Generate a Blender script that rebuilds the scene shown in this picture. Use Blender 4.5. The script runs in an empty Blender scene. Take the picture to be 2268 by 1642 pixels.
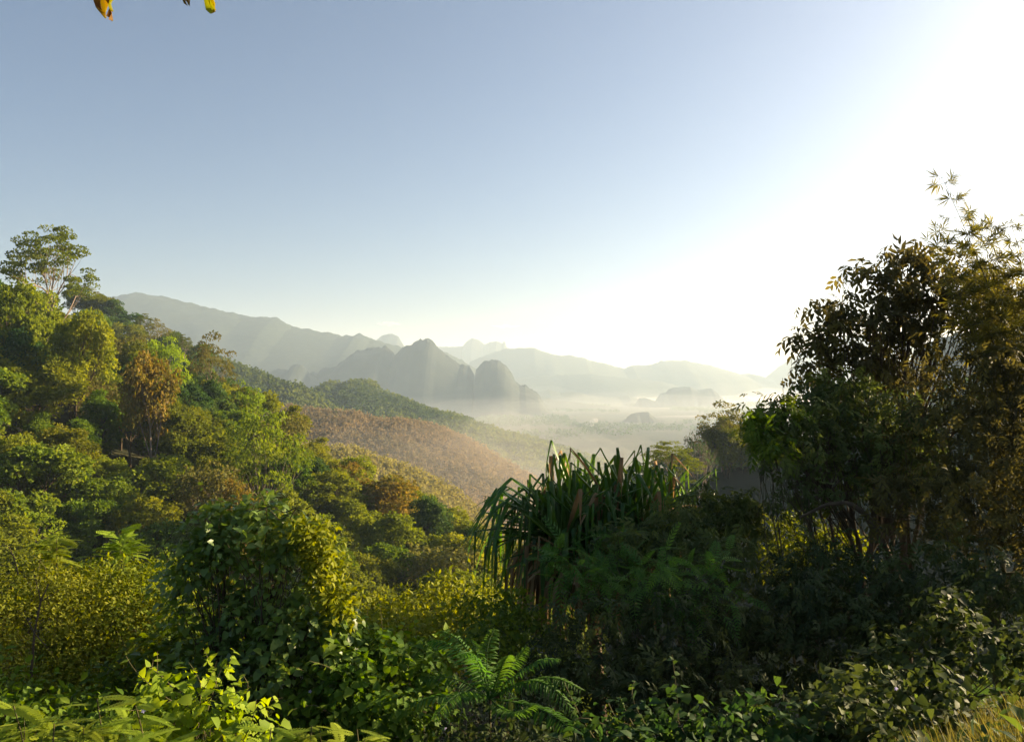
import bpy, math
import numpy as np
from mathutils import Vector

S = bpy.context.scene
COL = S.collection

# ------------------------------------------------------------------ camera
F = 800.0                       # focal length in pixels of a 1024 wide picture
PITCH = math.atan(13.4 / F)
cam_d = bpy.data.cameras.new("camera")
cam = bpy.data.objects.new("camera", cam_d)
COL.objects.link(cam)
cam_d.sensor_width = 36.0
cam_d.lens = 36.0 * F / 1024.0
cam_d.clip_start = 0.1
cam_d.clip_end = 60000.0
cam.location = (0, 0, 0)        # the eye is the origin; the valley floor lies 100 m lower
cam.rotation_euler = (math.pi / 2 + PITCH, 0, 0)
S.camera = cam

# ------------------------------------------------------------------ sky, sun, exposure
SUN_AZ, SUN_EL = math.radians(66), math.radians(17.5)
world = bpy.data.worlds.new("World")
S.world = world
world.use_nodes = True
wn = world.node_tree
wn.nodes.clear()
sky = wn.nodes.new("ShaderNodeTexSky")
sky.sky_type = 'NISHITA'
sky.sun_disc = False
sky.sun_elevation = SUN_EL
sky.sun_rotation = SUN_AZ
sky.altitude = 200
sky.air_density = 0.75
sky.dust_density = 3.6
sky.ozone_density = 2.4
bg = wn.nodes.new("ShaderNodeBackground")
bg.inputs["Strength"].default_value = 0.05
wo = wn.nodes.new("ShaderNodeOutputWorld")
wn.links.new(sky.outputs[0], bg.inputs[0])
wn.links.new(bg.outputs[0], wo.inputs[0])

sun_d = bpy.data.lights.new("sun", 'SUN')
sun_d.energy = 5.0
sun_d.angle = math.radians(0.6)
sun_d.color = (1.0, 0.81, 0.52)
sun = bpy.data.objects.new("sun", sun_d)
COL.objects.link(sun)
SUNV = Vector((math.sin(SUN_AZ) * math.cos(SUN_EL), math.cos(SUN_AZ) * math.cos(SUN_EL), math.sin(SUN_EL)))
sun.rotation_euler = SUNV.to_track_quat('Z', 'Y').to_euler()

S.view_settings.view_transform = 'Standard'
S.view_settings.look = 'None'
S.view_settings.exposure = 1.82
S.view_settings.gamma = 1.0
S.view_settings.use_curve_mapping = False
S.render.engine = 'CYCLES'
cy = S.cycles
cy.use_denoising = True
cy.denoising_prefilter = 'ACCURATE'
cy.max_bounces = 6
cy.diffuse_bounces = 2
cy.glossy_bounces = 1
cy.transmission_bounces = 3
cy.volume_bounces = 1
cy.transparent_max_bounces = 4
cy.sample_clamp_indirect = 6.0
cy.use_adaptive_sampling = True
cy.adaptive_threshold = 0.01

HAZE_DENSITY = 0.00014

# ------------------------------------------------------------------ helpers
K = 1024.0 / 2267.0             # photo measurements are in a 2267 wide copy of it
CP, SP = math.cos(PITCH), math.sin(PITCH)

def P(dx, dy, dist):
    """point of the world seen at (dx, dy) of the photo at DIST metres ahead"""
    a = (dx * K - 512.0) / F
    b = (370.5 - dy * K) / F
    k = dist / (CP - SP * b)
    return np.array([a * k, dist, (SP + CP * b) * k])

def project(p):
    y = p[1] * CP + p[2] * SP
    z = -p[1] * SP + p[2] * CP
    return ((p[0] / y * F + 512) / K, (370.5 - z / y * F) / K)

def hash2(ix, iy, seed):
    h = (ix.astype(np.int64) * 374761393 + iy.astype(np.int64) * 668265263 + seed * 1442695041) & 0x7fffffff
    h = ((h ^ (h >> 13)) * 1274126177) & 0x7fffffff
    return ((h ^ (h >> 16)) & 0xffff) / 65535.0

def vnoise(x, y, seed=0):
    x = np.asarray(x, float); y = np.asarray(y, float)
    ix, iy = np.floor(x), np.floor(y)
    fx, fy = x - ix, y - iy
    fx = fx * fx * (3 - 2 * fx); fy = fy * fy * (3 - 2 * fy)
    a = hash2(ix, iy, seed); b = hash2(ix + 1, iy, seed)
    c = hash2(ix, iy + 1, seed); d = hash2(ix + 1, iy + 1, seed)
    return (a * (1 - fx) + b * fx) * (1 - fy) + (c * (1 - fx) + d * fx) * fy

def fbm(x, y, scale, octv=4, seed=0):
    r = 0; amp = 1; tot = 0
    for o in range(octv):
        r = r + amp * (vnoise(np.asarray(x) / scale + 17.3 * o, np.asarray(y) / scale - 9.1 * o, seed + o) - 0.5)
        tot += amp; amp *= 0.5; scale *= 0.5
    return r / tot * 2

class Geo:
    """collects vertices, faces and a tint per vertex, and links them as ONE mesh object"""
    def __init__(s):
        s.v, s.f, s.t, s.n = [], [], [], 0
    def add(s, v, faces, tint=0.5):
        v = np.asarray(v, float).reshape(-1, 3)
        for f in faces:
            s.f.append(np.asarray(f, np.int64) + s.n)
        s.v.append(v)
        s.t.append(np.full(len(v), tint) if np.isscalar(tint) else np.asarray(tint, float))
        s.n += len(v)
        return s
    def build(s, name, mat, parent=None, smooth=False, origin=None):
        me = bpy.data.meshes.new(name)
        V = np.concatenate(s.v)
        if origin is not None:
            V = V - np.asarray(origin)
        loops, starts, n = [], [], 0
        for f in s.f:
            if not len(f):
                continue
            k = f.shape[1]
            loops.append(f.ravel())
            starts.append(n + np.arange(len(f)) * k)
            n += f.size
        L = np.concatenate(loops).astype(np.int32); ST = np.concatenate(starts).astype(np.int32)
        me.vertices.add(len(V)); me.vertices.foreach_set("co", V.astype(np.float32).ravel())
        me.loops.add(len(L)); me.loops.foreach_set("vertex_index", L)
        me.polygons.add(len(ST)); me.polygons.foreach_set("loop_start", ST)
        me.update(calc_edges=True)
        a = me.attributes.new("tint", 'FLOAT', 'POINT')
        a.data.foreach_set("value", np.concatenate(s.t).astype(np.float32))
        if smooth:
            me.polygons.foreach_set("use_smooth", np.ones(len(ST), bool))
        me.materials.append(mat)
        o = bpy.data.objects.new(name, me)
        COL.objects.link(o)
        if parent is not None:
            o.parent = parent
        return o

def tag(o, label, cat=None, kind=None, group=None):
    o["label"] = label
    if cat: o["category"] = cat
    if kind: o["kind"] = kind
    if group: o["group"] = group
    return o

def thing(name, label, cat, loc, group=None):
    o = bpy.data.objects.new(name, None)
    o.empty_display_size = 0.2
    COL.objects.link(o)
    o.location = tuple(float(c) for c in loc)
    return tag(o, label, cat, None, group)

# ------------------------------------------------------------------ materials
def new_mat(name):
    m = bpy.data.materials.new(name)
    m.use_nodes = True
    m.node_tree.nodes.clear()
    return m, m.node_tree.nodes, m.node_tree.links

def ramp(n, stops):
    r = n.new("ShaderNodeValToRGB")
    e = r.color_ramp.elements
    while len(e) < len(stops):
        e.new(0.5)
    for i, (p, c) in enumerate(stops):
        e[i].position = p
        e[i].color = (c[0], c[1], c[2], 1)
    return r

def leaf_mat(name, a, b, c, transl=0.40, rough=0.6, vary=0.22, spec=0.12):
    m, n, l = new_mat(name)
    at = n.new("ShaderNodeAttribute"); at.attribute_name = "tint"
    r = ramp(n, [(0.0, a), (0.5, b), (1.0, c)])
    l.new(at.outputs["Fac"], r.inputs[0])
    oi = n.new("ShaderNodeObjectInfo")
    mr = n.new("ShaderNodeMapRange")
    mr.inputs["To Min"].default_value = 1 - vary; mr.inputs["To Max"].default_value = 1 + vary
    l.new(oi.outputs["Random"], mr.inputs["Value"])
    mh = n.new("ShaderNodeMapRange")
    mh.inputs["From Min"].default_value = 0; mh.inputs["From Max"].default_value = 1
    mh.inputs["To Min"].default_value = 0.5 - 0.07 * vary; mh.inputs["To Max"].default_value = 0.5 + 0.05 * vary
    mu = n.new("ShaderNodeMath"); mu.operation = 'MULTIPLY'; mu.inputs[1].default_value = 7.31
    fr = n.new("ShaderNodeMath"); fr.operation = 'FRACT'
    l.new(oi.outputs["Random"], mu.inputs[0]); l.new(mu.outputs[0], fr.inputs[0]); l.new(fr.outputs[0], mh.inputs["Value"])
    hs = n.new("ShaderNodeHueSaturation")
    l.new(mh.outputs[0], hs.inputs["Hue"]); l.new(mr.outputs[0], hs.inputs["Value"])
    l.new(r.outputs[0], hs.inputs["Color"])
    p = n.new("ShaderNodeBsdfPrincipled")
    p.inputs["Roughness"].default_value = rough
    p.inputs["Specular IOR Level"].default_value = spec
    l.new(hs.outputs[0], p.inputs["Base Color"])
    t = n.new("ShaderNodeBsdfTranslucent")
    ht = n.new("ShaderNodeHueSaturation")
    ht.inputs["Hue"].default_value = 0.485; ht.inputs["Saturation"].default_value = 1.15; ht.inputs["Value"].default_value = 1.5
    l.new(hs.outputs[0], ht.inputs["Color"]); l.new(ht.outputs[0], t.inputs["Color"])
    mx = n.new("ShaderNodeMixShader"); mx.inputs[0].default_value = transl
    l.new(p.outputs[0], mx.inputs[1]); l.new(t.outputs[0], mx.inputs[2])
    o = n.new("ShaderNodeOutputMaterial")
    l.new(mx.outputs[0], o.inputs["Surface"])
    return m

def noise_mat(name, stops, scale, detail=6, rough=0.9, bump=0.0, bump_scale=None, scale2=None, stops2=None, coord="Object", stretch=(1, 1, 1)):
    m, n, l = new_mat(name)
    tc = n.new("ShaderNodeTexCoord")
    mp = n.new("ShaderNodeMapping"); mp.inputs["Scale"].default_value = stretch
    l.new(tc.outputs[coord], mp.inputs["Vector"])
    nz = n.new("ShaderNodeTexNoise"); nz.inputs["Scale"].default_value = scale; nz.inputs["Detail"].default_value = detail
    l.new(mp.outputs[0], nz.inputs["Vector"])
    r = ramp(n, stops)
    l.new(nz.outputs["Fac"], r.inputs[0])
    p = n.new("ShaderNodeBsdfPrincipled")
    p.inputs["Roughness"].default_value = rough
    p.inputs["Specular IOR Level"].default_value = 0.15
    col = r.outputs[0]
    if stops2:
        n2 = n.new("ShaderNodeTexNoise"); n2.inputs["Scale"].default_value = scale2; n2.inputs["Detail"].default_value = 3
        l.new(mp.outputs[0], n2.inputs["Vector"])
        r2 = ramp(n, stops2)
        l.new(n2.outputs["Fac"], r2.inputs[0])
        mx = n.new("ShaderNodeMix"); mx.data_type = 'RGBA'; mx.blend_type = 'MULTIPLY'
        mx.inputs[0].default_value = 1.0
        l.new(col, mx.inputs[6]); l.new(r2.outputs[0], mx.inputs[7])
        col = mx.outputs[2]
    l.new(col, p.inputs["Base Color"])
    if bump:
        b = n.new("ShaderNodeBump"); b.inputs["Strength"].default_value = bump
        b.inputs["Distance"].default_value = bump_scale or 1.0
        l.new(nz.outputs["Fac"], b.inputs["Height"])
        l.new(b.outputs[0], p.inputs["Normal"])
    o = n.new("ShaderNodeOutputMaterial")
    l.new(p.outputs[0], o.inputs["Surface"])
    return m

def volume_mat(name, density, color, aniso, absorb=0.0):
    m, n, l = new_mat(name)
    v = n.new("ShaderNodeVolumePrincipled")
    v.inputs["Density"].default_value = density
    v.inputs["Color"].default_value = (*color, 1)
    v.inputs["Absorption Color"].default_value = (1 - absorb, 1 - absorb, 1 - absorb, 1)    # 1: nothing is absorbed, blue is only scattered more
    v.inputs["Anisotropy"].default_value = aniso
    o = n.new("ShaderNodeOutputMaterial")
    l.new(v.outputs[0], o.inputs["Volume"])
    return m

M_SOIL = noise_mat("forest_floor", [(0.3, (0.018, 0.022, 0.008)), (0.6, (0.05, 0.05, 0.02)), (0.8, (0.08, 0.06, 0.035))], 0.35, 8, bump=0.6)
M_VALLEY = noise_mat("valley_floor", [(0.35, (0.012, 0.022, 0.01)), (0.5, (0.028, 0.04, 0.016)), (0.62, (0.055, 0.058, 0.028)), (0.7, (0.02, 0.03, 0.012))], 0.006, 5,
                     scale2=0.03, stops2=[(0.35, (0.6, 0.6, 0.6)), (0.65, (1, 1, 1))], stretch=(1, 0.6, 1))
M_HILL = noise_mat("hill_forest", [(0.3, (0.012, 0.02, 0.012)), (0.55, (0.02, 0.03, 0.016)), (0.75, (0.03, 0.04, 0.02))], 0.05, 8, bump=0.4, bump_scale=3)
M_ROCK = noise_mat("karst_forest_and_rock", [(0.3, (0.01, 0.016, 0.012)), (0.6, (0.018, 0.025, 0.016)), (0.78, (0.032, 0.036, 0.03))], 0.02, 9, bump=0.25, bump_scale=3)
M_DRY = noise_mat("dry_slope", [(0.3, (0.13, 0.105, 0.055)), (0.6, (0.18, 0.14, 0.075)), (0.8, (0.15, 0.13, 0.06))], 0.06, 8, bump=0.8, bump_scale=3)
# ------------------------------------------------------------------ land
BASE = -102.0
def grid_faces(nx, ny, flip=False):
    i = np.arange(nx - 1)[:, None] * ny + np.arange(ny - 1)[None, :]
    f = np.stack([i, i + ny, i + ny + 1, i + 1], -1).reshape(-1, 4)
    return f[:, ::-1] if flip else f

def hill_grid(outline, dist, front, back, nx, ny, lump, lump_h, seed, drop=0.0, p=1.25, base=BASE):
    """height field whose ridge follows an outline at its distance and falls away to both sides"""
    o = [(*q, dist) if len(q) == 2 else q for q in outline]
    pts = np.array([P(a, b, d) for a, b, d in o])
    s = np.linspace(0, len(pts) - 1, 20 * len(pts))
    L = np.concatenate([[0], np.cumsum(np.hypot(np.diff(pts[:, 0]), np.diff(pts[:, 1])))])
    t = np.linspace(0, L[-1], nx)
    x = np.interp(t, L, pts[:, 0]); yr = np.interp(t, L, pts[:, 1]); zr = np.interp(t, L, pts[:, 2]) - drop
    d = np.concatenate([-(np.linspace(1, 0, ny) ** 1.3), np.linspace(0, 1, ny // 2)[1:] ** 1.3])
    X = np.repeat(x[:, None], len(d), 1)
    meander = fbm(X, X * 0 + seed * 31.0, (x.max() - x.min()) / 6 + 1, 3, seed + 5)
    D = np.where(d[None, :] < 0, d[None, :] * front * (1 + 0.35 * meander), d[None, :] * back)
    Y = yr[:, None] + D
    g = np.abs(d[None, :]) ** p
    Z = zr[:, None] - (zr[:, None] - base) * g
    amp = np.clip(np.abs(d[None, :]) * 3, 0, 1) * np.clip((1 - np.abs(d[None, :])) * 4, 0, 1)
    Z = Z + amp * fbm(X, Y, front * 0.45, 4, seed) * (zr.max() - base) * (0.16 if dist < 2000 else 0.05)
    if lump:
        fade = np.exp(-(d[None, :] / .10) ** 2) + .06 * np.clip((1 - np.abs(d[None, :])) * 8, 0, 1)
        Z = Z + fade * np.abs(fbm(X, Y, lump, 3, seed + 9)) * lump_h
    return X, Y, Z

def hill(name, label, outline, dist, front, back, mat, nx=160, ny=40, lump=0, lump_h=0, seed=1, drop=0.0, p=1.25):
    X, Y, Z = hill_grid(outline, dist, front, back, nx, ny, lump, lump_h, seed, drop, p)
    g = Geo().add(np.stack([X, Y, Z], -1).reshape(-1, 3), [grid_faces(X.shape[0], X.shape[1])])
    o = g.build(name, mat, smooth=True)
    tag(o, label, "hill", "structure")
    return X, Y, Z

# the valley floor, one sheet to the horizon
gx = np.concatenate([-np.geomspace(200, 12000, 40)[::-1], np.linspace(-180, 180, 10), np.geomspace(200, 12000, 40)])
gy = np.concatenate([np.linspace(-250, 900, 14), np.geomspace(950, 14000, 90)])
X, Y = np.meshgrid(gx, gy, indexing="ij")
Z = -100 + 3.0 * fbm(X, Y, 700, 3, 3) * np.clip((Y - 900) / 500, 0, 1)
tag(Geo().add(np.stack([X, Y, Z], -1).reshape(-1, 3), [grid_faces(*X.shape)]).build("ground", M_VALLEY, smooth=True),
    "wide misty valley floor reaching to the horizon", "ground", "structure")

RANGE_A = [(-300, 800), (-100, 760), (60, 735), (180, 690), (250, 655), (300, 645), (340, 650), (380, 658), (430, 670), (480, 682), (515, 690), (547, 698), (611, 700), (625, 707), (648, 720), (698, 730), (755, 740), (780, 740), (795, 737), (810, 741), (825, 750), (848, 755), (895, 768), (930, 785), (985, 815), (1050, 850), (1120, 900)]
hill("mountain_range", "long blue-grey mountain ridge falling from the left to the centre", RANGE_A, 3500, 900, 700, M_HILL, 420, 60, 45, 14, 11, 7)
hill("domed_peak", "faint domed peak peeping over the long mountain ridge", [(790, 800), (825, 765), (836, 750), (848, 741), (868, 738), (882, 745), (895, 766), (915, 800), (930, 830)], 5200, 400, 400, M_ROCK, 90, 24, 50, 10, 12)
hill("foothill", "pale spur showing between the two karst peaks", [(900, 800), (940, 775), (985, 776), (1015, 791), (1049, 811), (1090, 835), (1140, 870)], 3900, 500, 400, M_HILL, 120, 24, 40, 12, 13, 6)
hill("distant_range", "very pale far range with two castle-like rocky knobs", [(930, 775), (965, 765), (1000, 766), (1025, 764), (1032, 755), (1045, 746), (1059, 751), (1072, 762), (1085, 755), (1099, 753), (1112, 760), (1114, 756), (1118, 756), (1121, 768), (1150, 780), (1200, 800), (1260, 840)], 6400, 600, 500, M_ROCK, 240, 24, 60, 12, 14, 6)
hill("pale_range", "pale rounded range behind the karst, sinking to the right", [(1040, 800), (1060, 790), (1095, 776), (1122, 769), (1182, 767), (1202, 775), (1232, 783), (1262, 785), (1293, 789), (1305, 795), (1340, 801), (1368, 811), (1380, 814), (1397, 806), (1438, 805), (1464, 797), (1510, 795), (1570, 805), (1650, 830)], 5300, 700, 500, M_HILL, 260, 30, 55, 12, 15, 8)
hill("low_hills", "low band of hills just above the white mist", [(1080, 845), (1120, 838), (1156, 835), (1190, 830), (1236, 828), (1305, 825), (1368, 833), (1410, 836), (1464, 843), (1500, 852), (1540, 866)], 4700, 350, 300, M_HILL, 160, 20, 40, 8, 16, 5)
hill("wooded_rise", "low wooded rise in the mist right of the karst", [(1150, 866), (1192, 865), (1216, 861), (1239, 867), (1262, 866), (1283, 868), (1320, 876), (1370, 878), (1390, 874), (1410, 880)], 4000, 200, 200, M_HILL, 140, 16, 30, 6, 17, 3)
hill("long_rise", "long low dark rise sloping right from the foot of the karst", [(1150, 868), (1196, 877), (1230, 883), (1262, 888), (1305, 892), (1360, 899), (1420, 906), (1500, 912)], 3300, 250, 200, M_HILL, 140, 16, 25, 7, 18, 4)
KARST = [(600, 865), (640, 845), (668, 836), (694, 820), (703, 823), (718, 813), (745, 810), (761, 798), (778, 783), (795, 774), (825, 771), (841, 767), (851, 765), (858, 768), (865, 775), (875, 785), (882, 778), (892, 768), (912, 762), (925, 751), (932, 749), (938, 749), (947, 749), (955, 751), (963, 758), (972, 770), (989, 785), (1005, 796), (1019, 807), (1029, 805), (1039, 810), (1049, 825), (1052, 834), (1054, 818), (1065, 805), (1075, 797), (1089, 795), (1102, 796), (1112, 801), (1119, 806), (1131, 821), (1139, 838), (1149, 850), (1162, 852), (1176, 860), (1189, 868), (1199, 885), (1211, 902), (1222, 910), (1235, 916), (1250, 922)]
hill("karst_peaks", "steep karst ridge with two rounded blue-grey peaks in the centre", KARST, 2750, 300, 300, M_ROCK, 460, 60, 24, 15, 21, 5, 1.6)
hill("karst_outlier", "small knobbly karst hill left of the main karst peaks", [(560, 850), (587, 825), (611, 815), (630, 817), (644, 816), (648, 805), (659, 802), (668, 804), (674, 810), (684, 823), (700, 835), (720, 850), (750, 880)], 2600, 200, 200, M_ROCK, 160, 30, 22, 13, 22, 5, 1.5)
hill("flat_topped_karst", "flat-topped wooded karst hill standing in the white mist", [(1405, 906), (1412, 896), (1416, 878), (1428, 878), (1440, 882), (1452, 885), (1457, 879), (1462, 869), (1474, 867), (1483, 858), (1502, 855), (1526, 854), (1545, 861), (1560, 859), (1574, 858), (1585, 864), (1591, 872), (1600, 880), (1608, 888), (1618, 900)], 3600, 120, 160, M_ROCK, 200, 24, 22, 9, 23, 5, 1.8)
hill("misty_crag", "ghostly pale crag in the glare beside the right tree", [(1598, 880), (1604, 860), (1608, 838), (1622, 832), (1639, 826), (1656, 825), (1680, 830), (1703, 837), (1711, 824), (1727, 809), (1751, 793), (1790, 770), (1850, 745), (1920, 740), (2000, 745), (2060, 790), (2100, 840)], 5600, 400, 400, M_ROCK, 220, 24, 40, 9, 24, 4, 1.6)
hill("low_knoll", "small low knoll right of the flat-topped karst hill", [(1590, 893), (1603, 881), (1629, 875), (1644, 879), (1679, 885), (1720, 892), (1760, 900)], 4400, 150, 150, M_HILL, 90, 14, 25, 7, 25, 3)
hill("tree_knoll", "small wooded knoll rising from the mist behind the smoke", [(1375, 935), (1388, 924), (1393, 918), (1405, 912), (1420, 910), (1435, 910), (1445, 920), (1460, 928), (1480, 936)], 2150, 45, 60, M_HILL, 90, 14, 14, 6, 26, 2, 1.6)
hill("grey_hill", "grey hazy hill seen through the branches of the right tree", [(1860, 900), (1950, 850), (2046, 799), (2082, 740), (2117, 732), (2160, 735), (2230, 715), (2300, 690), (2500, 660)], 900, 260, 200, M_HILL, 120, 24, 12, 7, 27, 5)
# the nearer ridges; they carry woods, so the ground lies a tree's height under the outline
RIDGE_I = [(380, 760), (470, 785), (547, 813), (581, 825), (614, 838), (644, 848), (661, 847), (681, 858), (701, 875), (730, 892), (780, 915)]
RIDGE_H = [(640, 900), (680, 872), (698, 862), (714, 853), (738, 842), (755, 847), (765, 852), (778, 840), (808, 838), (835, 847), (848, 862), (875, 872), (908, 885), (948, 902), (982, 910), (1029, 920), (1059, 934), (1115, 952), (1176, 965), (1240, 985), (1330, 1015), (1450, 1060)]
RIDGE_J = [(560, 880), (600, 884), (641, 888), (698, 895), (750, 900), (795, 902), (830, 916), (898, 918), (940, 925), (975, 935), (1029, 955), (1082, 985), (1115, 1005), (1182, 1045), (1260, 1095)]
RIDGE_K = [(600, 960), (650, 962), (704, 968), (731, 975), (768, 975), (791, 979), (821, 992), (875, 1009), (932, 1029), (978, 1052), (1015, 1072), (1049, 1106), (1110, 1150), (1180, 1200)]
GI = hill("wooded_hill", "hazy green wooded hill behind the left forest slope", RIDGE_I, 800, 240, 200, M_HILL, 120, 40, 0, 0, 31, 9)
GH = hill("green_ridge", "green wooded ridge running down to the right below the karst", RIDGE_H, 1000, 330, 250, M_HILL, 160, 50, 0, 0, 32, 9)
GJ = hill("rubber_slope", "slope planted with leafless reddish-brown rubber trees", RIDGE_J, 620, 240, 160, M_DRY, 160, 50, 0, 0, 33, 11)
GK = hill("olive_slope", "nearer slope planted with pale olive rubber trees", RIDGE_K, 420, 170, 120, M_DRY, 140, 50, 0, 0, 34, 10)
GP = hill("shaded_slope", "dark grey slope in the mist beyond the screw pine", [(1240, 1500), (1340, 1180), (1400, 1070), (1460, 1030), (1541, 1000), (1560, 985), (1620, 985), (1700, 975), (1800, 945), (1950, 900), (2150, 850), (2400, 800)], 260, 120, 120, M_HILL, 90, 30, 0, 0, 35, 4)

# ------------------------------------------------------------------ the near hillside
ctrl = np.array([
    (0, 0, -1.9), (-10, 0, -1.9), (10, 0, -1.7), (0, -30, -1.6), (-40, -30, -1), (40, -30, -1), (0, 3, -2.4), (2.6, 4.2, -2.25), (3.6, 4.4, -2.1),
    (0, 6, -4.0), (-6, 6, -4.3), (5, 6, -2.7), (0, 9, -5.4), (-8, 9, -6.2), (6, 9, -3.7), (0, 14, -8.6), (-12, 15, -11), (8, 13, -5.0), (14, 14, -3.5),
    (24, 20, -1), (0, 25, -17), (-22, 28, -22), (16, 28, -11), (45, 40, 0), (-30, 58, -41), (0, 62, -50), (40, 70, -30), (-51, 84, -31), (-9, 84, -39), (-30, 84, -38), (25, 100, -52), (80, 80, -5), (90, 150, -30),
    (-98, 150, 2), (-160, 150, 22), (-82, 162, -6), (-70, 170, -8), (-57, 170, -15), (-46, 165, -20), (-36, 155, -27), (-19, 145, -32), (-5, 130, -37), (10, 120, -46), (-60, 110, -20), (-35, 110, -30), (-90, 105, -8), (-130, 100, 8),
    (-100, 230, -10), (-60, 230, -40), (-20, 220, -58), (20, 180, -62), (-140, 230, 10), (60, 180, -62), (60, 240, -80), (0, 270, -84), (-70, 290, -70), (-140, 290, -40)], float)
def _k(d):
    return np.where(d > 0, d * d * np.log(d + 1e-9), 0)
_A = _k(np.hypot(ctrl[:, None, 0] - ctrl[None, :, 0], ctrl[:, None, 1] - ctrl[None, :, 1])) + np.eye(len(ctrl)) * 2.0
_Q = np.c_[np.ones(len(ctrl)), ctrl[:, :2]]
_sol = np.linalg.solve(np.block([[_A, _Q], [_Q.T, np.zeros((3, 3))]]), np.r_[ctrl[:, 2], 0, 0, 0])
def gz(x, y):
    x = np.asarray(x, float); y = np.asarray(y, float)
    sh = x.shape
    x = x.ravel(); y = y.ravel()
    z = _k(np.hypot(x[:, None] - ctrl[None, :, 0], y[:, None] - ctrl[None, :, 1])) @ _sol[:len(ctrl)] + _sol[-3] + _sol[-2] * x + _sol[-1] * y
    return z.reshape(sh)
gx = np.concatenate([np.linspace(-220, -24, 60), np.linspace(-22, 22, 60), np.linspace(24, 140, 40)])
gy = np.concatenate([np.linspace(-40, 0, 12), np.linspace(1, 40, 60), np.linspace(42, 310, 90)])
X, Y = np.meshgrid(gx, gy, indexing="ij")
Z = gz(X, Y)
edge = np.minimum.reduce([np.clip((X + 220) / 20, 0, 1), np.clip((140 - X) / 20, 0, 1), np.clip((310 - Y) / 15, 0, 1), np.clip((Y + 40) / 8, 0, 1)])
Z = np.maximum(Z, -99) + fbm(X, Y, 6, 3, 8) * np.clip((Y - 2) / 30, 0, 1) * 1.0
Z = Z * edge + BASE * (1 - edge)
tag(Geo().add(np.stack([X, Y, Z], -1).reshape(-1, 3), [grid_faces(*X.shape)]).build("hillside", M_SOIL, smooth=True),
    "steep leaf-littered hillside dropping from the viewpoint under the forest", "hillside", "structure")
# ------------------------------------------------------------------ plant building blocks
def unit(v):
    return v / (np.linalg.norm(v, axis=-1, keepdims=True) + 1e-9)

def leaf_template(kind):
    if kind == "quad":
        v = [(0, 0, 0), (-.30, .48, .06), (0, 1, -.05), (.30, .48, .06)]
        return np.array(v), [np.array([(0, 3, 2, 1)])]
    if kind == "clump":          # two crossing quads, for crowns far away
        v = [(0, 0, 0), (-.42, .5, .10), (0, 1, -.1), (.42, .5, .10), (0, .1, -.15), (.05, .5, -.35), (0, .9, -.15), (-.05, .5, .28)]
        return np.array(v), [np.array([(0, 3, 2, 1), (4, 5, 6, 7)])]
    if kind == "blade":
        v = [(-.016, 0, 0), (.016, 0, 0), (-.013, .5, .04), (.013, .5, .04), (0, 1, -.12)]
        return np.array(v), [np.array([(0, 1, 3, 2)]), np.array([(2, 3, 4)])]
    if kind in ("oval", "heart", "lance"):
        w1, w2, y1, y2, back = {"oval": (.20, .27, .22, .58, 0), "heart": (.40, .36, .14, .5, -.12), "lance": (.07, .08, .25, .6, 0)}[kind]
        v = [(0, 0, 0), (-w1, y1 + back, .07), (0, y1, -.0), (w1, y1 + back, .07), (-w2, y2, .05), (0, y2, -.03), (w2, y2, .05), (0, 1, -.16)]
        f3 = [(0, 2, 1), (0, 3, 2), (4, 5, 7), (5, 6, 7)]
        f4 = [(1, 2, 5, 4), (2, 3, 6, 5)]
        return np.array(v, float), [np.array(f3), np.array(f4)]
    if kind in ("pinnate", "feather"):
        n, w, ln = (11, .050, .25) if kind == "pinnate" else (8, .034, .27)
        v, f = [], []
        def at(t): return np.array([0, t, -.30 * t * t + .05 * t])
        for i in range(6):
            p = at(i / 5)
            v += [p + (-.008, 0, 0), p + (.008, 0, 0)]
        for i in range(5):
            f.append((2 * i, 2 * i + 1, 2 * i + 3, 2 * i + 2))
        for i in range(n):
            t = .16 + .84 * i / (n - 1)
            p = at(t)
            L = ln * (math.sin(math.pi * (.18 + .72 * t)) ** .7)
            for s in (-1, 1):
                d = unit(np.array([s * .78, .62, -.22])) * L
                side = unit(np.array([-d[1] * s, d[0] * s, 0])) * w
                b = len(v)
                v += [p, p + d * .45 + side, p + d, p + d * .45 - side]
                f.append((b, b + 1, b + 2, b + 3))
        return np.array(v), [np.array(f)]
    if kind == "spray":          # a drooping twig with six alternate leaves
        v, f3, f4 = [], [], []
        T, TF = leaf_template("oval")
        T = T * np.array([.80, 1, 1])
        for i in range(6):
            sgn = 1 if i % 2 else -1
            a = sgn * (1.05 - .13 * i) + (.25 if i == 5 else 0)
            tilt = (-.55, -.2, -.75, -.1, -.6, -.35)[i]
            r = unit(np.array([math.sin(a), math.cos(a), tilt]))
            x = unit(np.array([r[1], -r[0], .35 * sgn])); z = np.cross(x, r)
            s = (.40, .46, .50, .46, .42, .44)[i]
            b = len(v)
            q = np.array([0, .12 * i, -.02 * i * i])
            for t in T:
                v.append(q + s * (t[0] * x + t[1] * r + t[2] * z - np.array([0, 0, .25 * t[1] ** 2])))
            f3 += [tuple(np.array(k) + b) for k in TF[0]]
            f4 += [tuple(np.array(k) + b) for k in TF[1]]
        return np.array(v), [np.array(f3), np.array(f4)]
    if kind == "bamboo":         # a twig end with three narrow leaves
        v, f4 = [], []
        for i in range(3):
            a = (i - 1) * .55
            r = np.array([math.sin(a), math.cos(a), -.12])
            x = np.array([r[1], -r[0], 0])
            s = (.8, 1, .75)[i]
            b = len(v)
            for (u, w, z) in [(0, 0, 0), (.4, -.055, .02), (1, 0, -.12), (.4, .055, .02)]:
                v.append(s * (u * r + w * x + np.array([0, 0, z])))
            f4.append((b, b + 3, b + 2, b + 1))
        return np.array(v), [np.array(f4)]

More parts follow.
